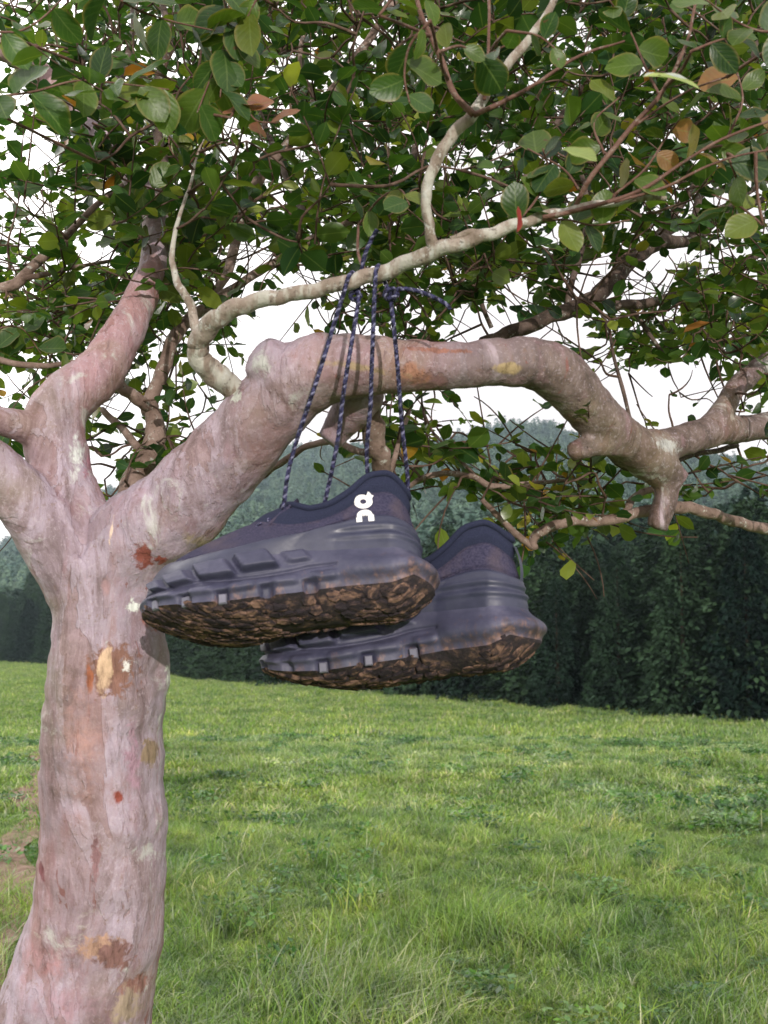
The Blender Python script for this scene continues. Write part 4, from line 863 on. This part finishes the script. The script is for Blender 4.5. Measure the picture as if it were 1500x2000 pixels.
def make_shoe(Mx, mirror, label, logo=True):
    r_ = bpy.data.objects.new('shoe', None); COL.objects.link(r_); r_.matrix_world = Mx; r_.empty_display_size = .05
    tag(r_, label, 'shoe', 'pair of hanging shoes')
    my = -1.0 if mirror else 1.0
    def part(name, V, Fc, mat, par=r_, smooth_=True):
        V = np.array(V, float).reshape(-1, 3) * S; V = V * np.array([1, my, 1]); Fc = [tuple(f) for f in Fc]
        if mirror: Fc = [tuple(reversed(f)) for f in Fc]
        return mk(name, V, Fc, mat, par, smooth_, local=True)
    # upper in three materials: rubber guard, textile panel, knit collar
    Hn = len(UG); s, sd = loop_s(TT)
    hs = tab(s, [0, .2, .45, .7, .85, 1], [.50, .50, .42, .30, .28, .30]); hh = np.linspace(0, 1, Hn)[:, None]
    guard = UN * (.0022 * np.clip(smooth((hs[None] - hh) / .05), 0, 1))[..., None]
    G = UG + guard
    G = G - UN * (.0035 * np.exp(-((hh - hs[None] - .018) / .016) ** 2))[..., None]
    hc = .80
    G = G + UN * (.0035 * np.clip(smooth((hh - hc) / .10), 0, 1))[..., None] - UN * (.002 * np.exp(-((hh - hc + .005) / .012) ** 2))[..., None]
    # folds over the heel counter, as on the photographed pair
    G = G + UN * (.0016 * np.sin(hh * 40 + s[None] * 5) * box(s[None], -.1, .35, .1) * box(hh, .08, .40, .1))[..., None]
    allf = grid_faces(Hn, N); fh = (allf[:, 0] // N) / (Hn - 1); fs = hs[allf[:, 0] % N]; Vf = G.reshape(-1, 3)
    def sub(mask, name, mat, par=r_):
        fq = allf[mask]; used, inv = np.unique(fq, return_inverse=True); return part(name, Vf[used], inv.reshape(-1, 4), mat, par)
    sub(fh >= hc, 'collar', SM['knit']); sub((fh < hc) & (fh >= fs), 'upper', SM['tex']); sub(fh < fs, 'toe_guard', SM['rub'])
    # padded rim and lining
    C = G[-1]; rim, q, _ = tube_np(np.vstack([C, C[:1]]), np.full(N + 1, .0036), 12, False); part('collar_rim', rim, q, SM['knit'])
    inner = [C * 1.0]
    cc_ = C.mean(0)
    for k, (zz, sh) in enumerate(((-.012, .90), (-.03, .86), (-.055, .86), (-.07, .80))):
        I = cc_ + (C - cc_) * sh; I[:, 2] = C[:, 2] + zz * (C[:, 2] - .035) / .08; inner.append(I)
    inner.append(np.repeat([[cc_[0], 0, .05]], N, 0)); inner = np.array(inner); part('lining', inner, grid_faces(len(inner), N), SM['blk'])
    # tongue standing in the throat and crossed lacing on the instep
    tv = []; tq = []
    for i in range(12):
        t = i / 11; x = .205 - .072 * t; z = .086 + .050 * t ** 1.2; w_ = .022 + .003 * math.sin(t * 3)
        for j in range(9): v = j / 8 - .5; tv.append((x, 2 * v * w_, z + .006 - .030 * v * v))
        if i:
            for j in range(8): k = i * 9 + j; tq.append((k - 9, k - 8, k + 1, k))
    nt_ = len(tv); tv += [(a + .002, b, c_ - .006) for a, b, c_ in tv]; tq += [tuple(nt_ + k for k in reversed(f)) for f in tq[:]]
    edge_ = [i * 9 for i in range(12)] + [11 * 9 + j for j in range(1, 9)] + [i * 9 + 8 for i in range(10, -1, -1)] + [j for j in range(7, 0, -1)]
    for a, b in zip(edge_, edge_[1:] + edge_[:1]): tq.append((a, b, b + nt_, a + nt_))
    part('tongue', tv, tq, SM['tex'])
    # midsole and muddy outsole
    part('midsole', MG, grid_faces(len(MG), N), SM['mid'])
    bot = [MG[-1]]; cx = MG[-1].copy(); cx[:, 1] = -.012 * smooth((cx[:, 0] / L - .45) / .55)
    for k in (.12, .4, .7, 1.0):
        q_ = bot[0] + (cx - bot[0]) * k; q_[:, 2] = z_bottom(q_[:, 0], None, 1 - k); bot.append(q_)
    bot = np.array(bot); bot[0] = MG[-1]; outs = part('outsole', bot, grid_faces(len(bot), N), SM['outs'])
    # tread: staggered hexagonal lugs following the outline
    lv = []; lf = []; rg = np.random.default_rng(5)
    for iy in range(-6, 7):
        for ix in range(0, 24):
            x = .006 + ix * .0134 + (.0067 if iy % 2 else 0) + rg.normal(0, .0009); y = iy * .0108 + rg.normal(0, .0010)
            sx = x / L
            if not 0.02 < sx < .985: continue
            _, ya = foot(np.array(sx), 1); _, yb = foot(np.array(sx), -1)
            if not (float(yb) + .004 < y < float(ya) - .004): continue
            if abs(y) < .014 and .28 < sx < .50: continue                 # bare channel under the arch
            if abs(x - .095 - .35 * y) < .010: continue                   # cross cut between heel and arch
            zf = lambda a, b: float(z_bottom(np.array(a), np.array(b))); zb = zf(x, y); slope = (zf(x + .003, y) - zf(x - .003, y)) / .006; sly = (zf(x, y + .003) - zf(x, y - .003)) / .006
            if rg.uniform() < .12: continue
            hgt = rg.uniform(.0010, .0026); rr = rg.uniform(.0044, .0060); b0 = len(lv); rt = rg.uniform(0, 1)
            for lev, k, dz in ((0, 1.15, .002), (1, .98, -hgt * .6), (2, .74, -hgt)):
                for a in range(6):
                    an = a * math.pi / 3 + rt; lx, ly = rr * 1.55 * k * math.cos(an) + .5 * k * rr * math.sin(an), rr * .98 * k * math.sin(an); lv.append((x + lx, y + ly, zb + slope * lx + sly * ly + dz + rg.normal(0, .0005)))
            for lev in range(2):
                for a in range(6): i0 = b0 + lev * 6 + a; i1 = b0 + lev * 6 + (a + 1) % 6; lf.append((i0, i0 + 6, i1 + 6, i1))
            lf.append(tuple(b0 + 12 + a for a in reversed(range(6))))
    part('tread', lv, lf, SM['mud'], outs, False)
    # little square pods set in the notches along the lower edge
    for a in (PODS[2:] if logo else PODS[:3]):
        for side in (1, -1):
            a1 = a + .017; t = math.acos(1 - 2 * a1) / (2 * math.pi); t = t if side > 0 else 1 - t; i = int(round(t * N)) % N
            pv = []; pf = []; c_ = MG[-5, i] * .5 + MG[-2, i] * .5; nn = MN[-1, i]; tg = np.cross(nn, [0, 0, 1.]); tg /= np.linalg.norm(tg); c_ = c_ + nn * .0015 + np.array([0, 0, .0005])
            for k, e in ((-.004, 1.0), (.0045, 1.0), (.0062, .78)):
                for u_, v_ in ((-1, -1), (1, -1), (1, 1), (-1, 1)): pv.append(c_ + nn * k + tg * u_ * .0042 * e + np.array([0, 0, 1]) * v_ * .0052 * e)
            for l_ in range(2):
                for k in range(4): k1 = (k + 1) % 4; pf.append((l_ * 4 + k, l_ * 4 + k1, l_ * 4 + 4 + k1, l_ * 4 + 4 + k))
            pf.append((8, 9, 10, 11)); part('edge_pod', pv, pf, SM['pod'], par=r_, smooth_=False)
    # raised oval stitched seam and heel pull
    bv = BVHTree.FromPolygons([Vector(v) for v in Vf], [tuple(f) for f in allf])
    def onto(x, z, side=1, off=.0006):
        h = bv.ray_cast(Vector((x, side * .2, z)), Vector((0, -side, 0)))
        return np.array(h[0] + h[1] * (off if h[1].y * side > 0 else -off)) if h[0] is not None else None
    if logo:
        lv = []; lf = []; X0, Z0, U = .062, .108, .00062       # centre and size of one photo pixel
        def patch(pts2, quads_):
            b0 = len(lv); ok_ = True
            for (a, b) in pts2:
                q_ = onto(X0 - a * U, Z0 - b * U, 1, .0009); lv.append(q_ if q_ is not None else (0, 0, 0))
            lf.extend(tuple(b0 + k for k in q_) for q_ in quads_)
        n_ = 40; ro = []
        for k in range(n_):
            a = 2 * math.pi * k / n_
            for e in (0, .5, 1): ro.append(((5.2 + (15.2 - 5.2) * e) * math.cos(a) - 1, (4.4 + (13.2 - 4.4) * e) * math.sin(a) - 14))
        patch(ro, [(3 * k + e, 3 * ((k + 1) % n_) + e, 3 * ((k + 1) % n_) + e + 1, 3 * k + e + 1) for k in range(n_) for e in (0, 1)])
        tabp = [(3 + 3 * i + 3 * j, -22 - 5.6 * i + 2.4 * j - (1 if i else 0)) for i in range(3) for j in range(4)]; patch([(a - 1, b + 1.5) for a, b in tabp], [(4 * i + j, 4 * i + j + 1, 4 * i + j + 5, 4 * i + j + 4) for i in range(2) for j in range(3)])
        arch = []
        prof = [(-1, 14 - 2 * k) for k in range(5)] + [None]
        path_ = [((-1), 26), ((-1), 21), ((-1), 16)]
        st_ = []
        for k in range(5): st_.append(((-14.5, 26 - k * 2.6), (-5, 26 - k * 2.6)))
        for k in range(1, 20):
            a = math.pi - math.pi * k / 20; st_.append(((14.5 * math.cos(a) + .2, 15 - 13.5 * math.sin(a)), (5 * math.cos(a) + .2, 15 - 5.5 * math.sin(a))))
        for k in range(5): st_.append(((14.8, 15.5 + k * 2.6), (5.2, 15.5 + k * 2.6)))
        fl = []
        for o_, i_ in st_: fl += [o_, ((o_[0] + i_[0]) / 2, (o_[1] + i_[1]) / 2), i_]
        patch(fl, [(3 * k + e, 3 * k + e + 1, 3 * k + e + 4, 3 * k + e + 3) for k in range(len(st_) - 1) for e in (0, 1)])
        part('logo', lv, lf, SM['white'], r_, False)
    # heel pull loop
    hp = [(.0165 - .004 * math.sin(t * math.pi), y_, .080 + .045 * t) for t in np.linspace(0, 1, 9) for y_ in (-.006, 0, .006)]
    part('heel_tab', [(a - .004, b, c_) for a, b, c_ in hp], [(3 * i + j, 3 * i + j + 1, 3 * i + j + 4, 3 * i + j + 3) for i in range(8) for j in range(2)], SM['rub'])
    # lacing across the instep
    la = Acc(); la.C = []
    def wl(p): return np.array([p[0] * S, p[1] * S * my, p[2] * S])
    for i in range(5):
        x0 = .198 - i * .012; z0 = .100 + i * .0055
        for sg in (1, -1):
            la_ = braid([wl((x0, sg * .023, z0 - .004)), wl((x0 - .004, sg * .010, z0 + .006)), wl((x0 - .008, -sg * .010, z0 + .009)), wl((x0 - .011, -sg * .023, z0 + .002))], .0017, .011, 5)
            la.C += la_.C
            la.add(np.vstack(la_.V), np.vstack(la_.Q), np.vstack(la_.T))
    g_ = la.obj('lacing', CORD, None, attr=np.vstack(la.C)); g_.parent = r_
    return r_
M1 = mat_pose(np.array([.4084, .0458, .0996]), np.array((.0565, -.1099, 1.2115)) * .98, False) @ Matrix.Scale(.98, 4)
M2 = mat_pose(np.array([.228, .370, .140]), np.array((.1665, -.1600, 1.18)) * 1.05, True) @ Matrix.Scale(1.025, 4)
shoe1 = make_shoe(M1, False, 'front dark blue trail shoe with white emblem and muddy sole, toe touching the trunk', True)
shoe2 = make_shoe(M2, True, 'rear dark blue trail shoe hanging lower to the right, half hidden by the front one', False)
def on(Mx, x, y, z, mir=False): return Mx @ Vector((x * S, y * S * (-1 if mir else 1), z * S))
t1 = on(M1, .150, .016, .118); t1b = on(M1, .118, -.026, .112); t2 = on(M2, .150, .016, .118, True); t2b = on(M2, .13, -.02, .110, True)
DL = LB - .012
def lace(ctrl, par, name='lace'):
    a = braid(ctrl, .0019, .0105, 10); o = a.obj(name, CORD, None, attr=np.vstack(a.C)); o.parent = par; o.matrix_parent_inverse = par.matrix_world.inverted(); return o
def rb(px, py, k=0): return P(px, py, LB + k)
bpy.context.view_layer.update()
# over the branch: up the front, across the top, down behind to the knot
lace([t1, P(568, 900, DL + .004), P(618, 745, DL - .002), P(655, 625, DL - .004), rb(676, 556, -.0125), rb(682, 538, -.010), rb(690, 533, .003), rb(695, 548, .013), rb(692, 575, .010)], shoe1)
lace([t1b, P(656, 880, DL + .02), P(672, 760, DL + .006), P(690, 650, DL), P(700, 590, LB + .002), rb(700, 565, .014), rb(705, 535, .012), rb(712, 500, .006), rb(722, 475, .0), rb(737, 448, -.004)], shoe1)
lace([t2, P(720, 940, 1.262), P(724, 780, 1.225), P(729, 640, DL - .004), rb(733, 545, -.0135), rb(736, 524, -.010), rb(741, 520, .003), rb(748, 540, .013), rb(760, 572, .008)], shoe2)
lace([t2b, P(797, 960, 1.262), P(786, 840, 1.24), P(775, 700, 1.225), P(766, 610, 1.222), P(762, 575, 1.222), P(772, 566, 1.220), P(800, 565, 1.222), P(835, 575, 1.224), P(868, 592, 1.226), P(880, 604, 1.228)], shoe2)
def knot(px, py, dd, par, r=.0062):
    pts = []
    c0 = P(px, py, dd)
    for k in range(28):
        a = k / 27 * 2 * math.pi * 2; pts.append(c0 + Vector((r * math.cos(a) * (1 + .25 * math.cos(1.5 * a)), r * .7 * math.sin(1.5 * a), r * math.sin(a) * .9)))
    a = braid(pts, .0019, .012, 3); o = a.obj('knot', CORD, None, attr=np.vstack(a.C)); o.parent = par; o.matrix_parent_inverse = par.matrix_world.inverted()
knot(763, 575, 1.221, shoe2); knot(694, 578, 1.236, shoe1, .005)

# ------------------------------------------------------------------ haze: pale air between the meadow and the hill
def haze(den):
    x0, x1, y0, y1, z0, z1 = -760, 760, -70, 1000, -60, 190
    V = [(x, y, z) for z in (z0, z1) for y in (y0, y1) for x in (x0, x1)]; Fc = [(0, 2, 3, 1), (4, 5, 7, 6), (0, 1, 5, 4), (2, 6, 7, 3), (0, 4, 6, 2), (1, 3, 7, 5)]
    m = bpy.data.materials.new('haze_air'); m.use_nodes = True; t = m.node_tree; t.nodes.clear(); o_ = t.nodes.new('ShaderNodeOutputMaterial'); v = t.nodes.new('ShaderNodeVolumePrincipled')
    v.inputs['Color'].default_value = (.66, .80, .98, 1); v.inputs['Density'].default_value = den; v.inputs['Anisotropy'].default_value = .6
    t.links.new(v.outputs[0], o_.inputs['Volume']); h = mk('haze', V, Fc, m, smooth=False); tag(h, kind='stuff'); h['label'] = 'pale blue air over the meadow and hill'; h['category'] = 'haze'
haze(.00025)
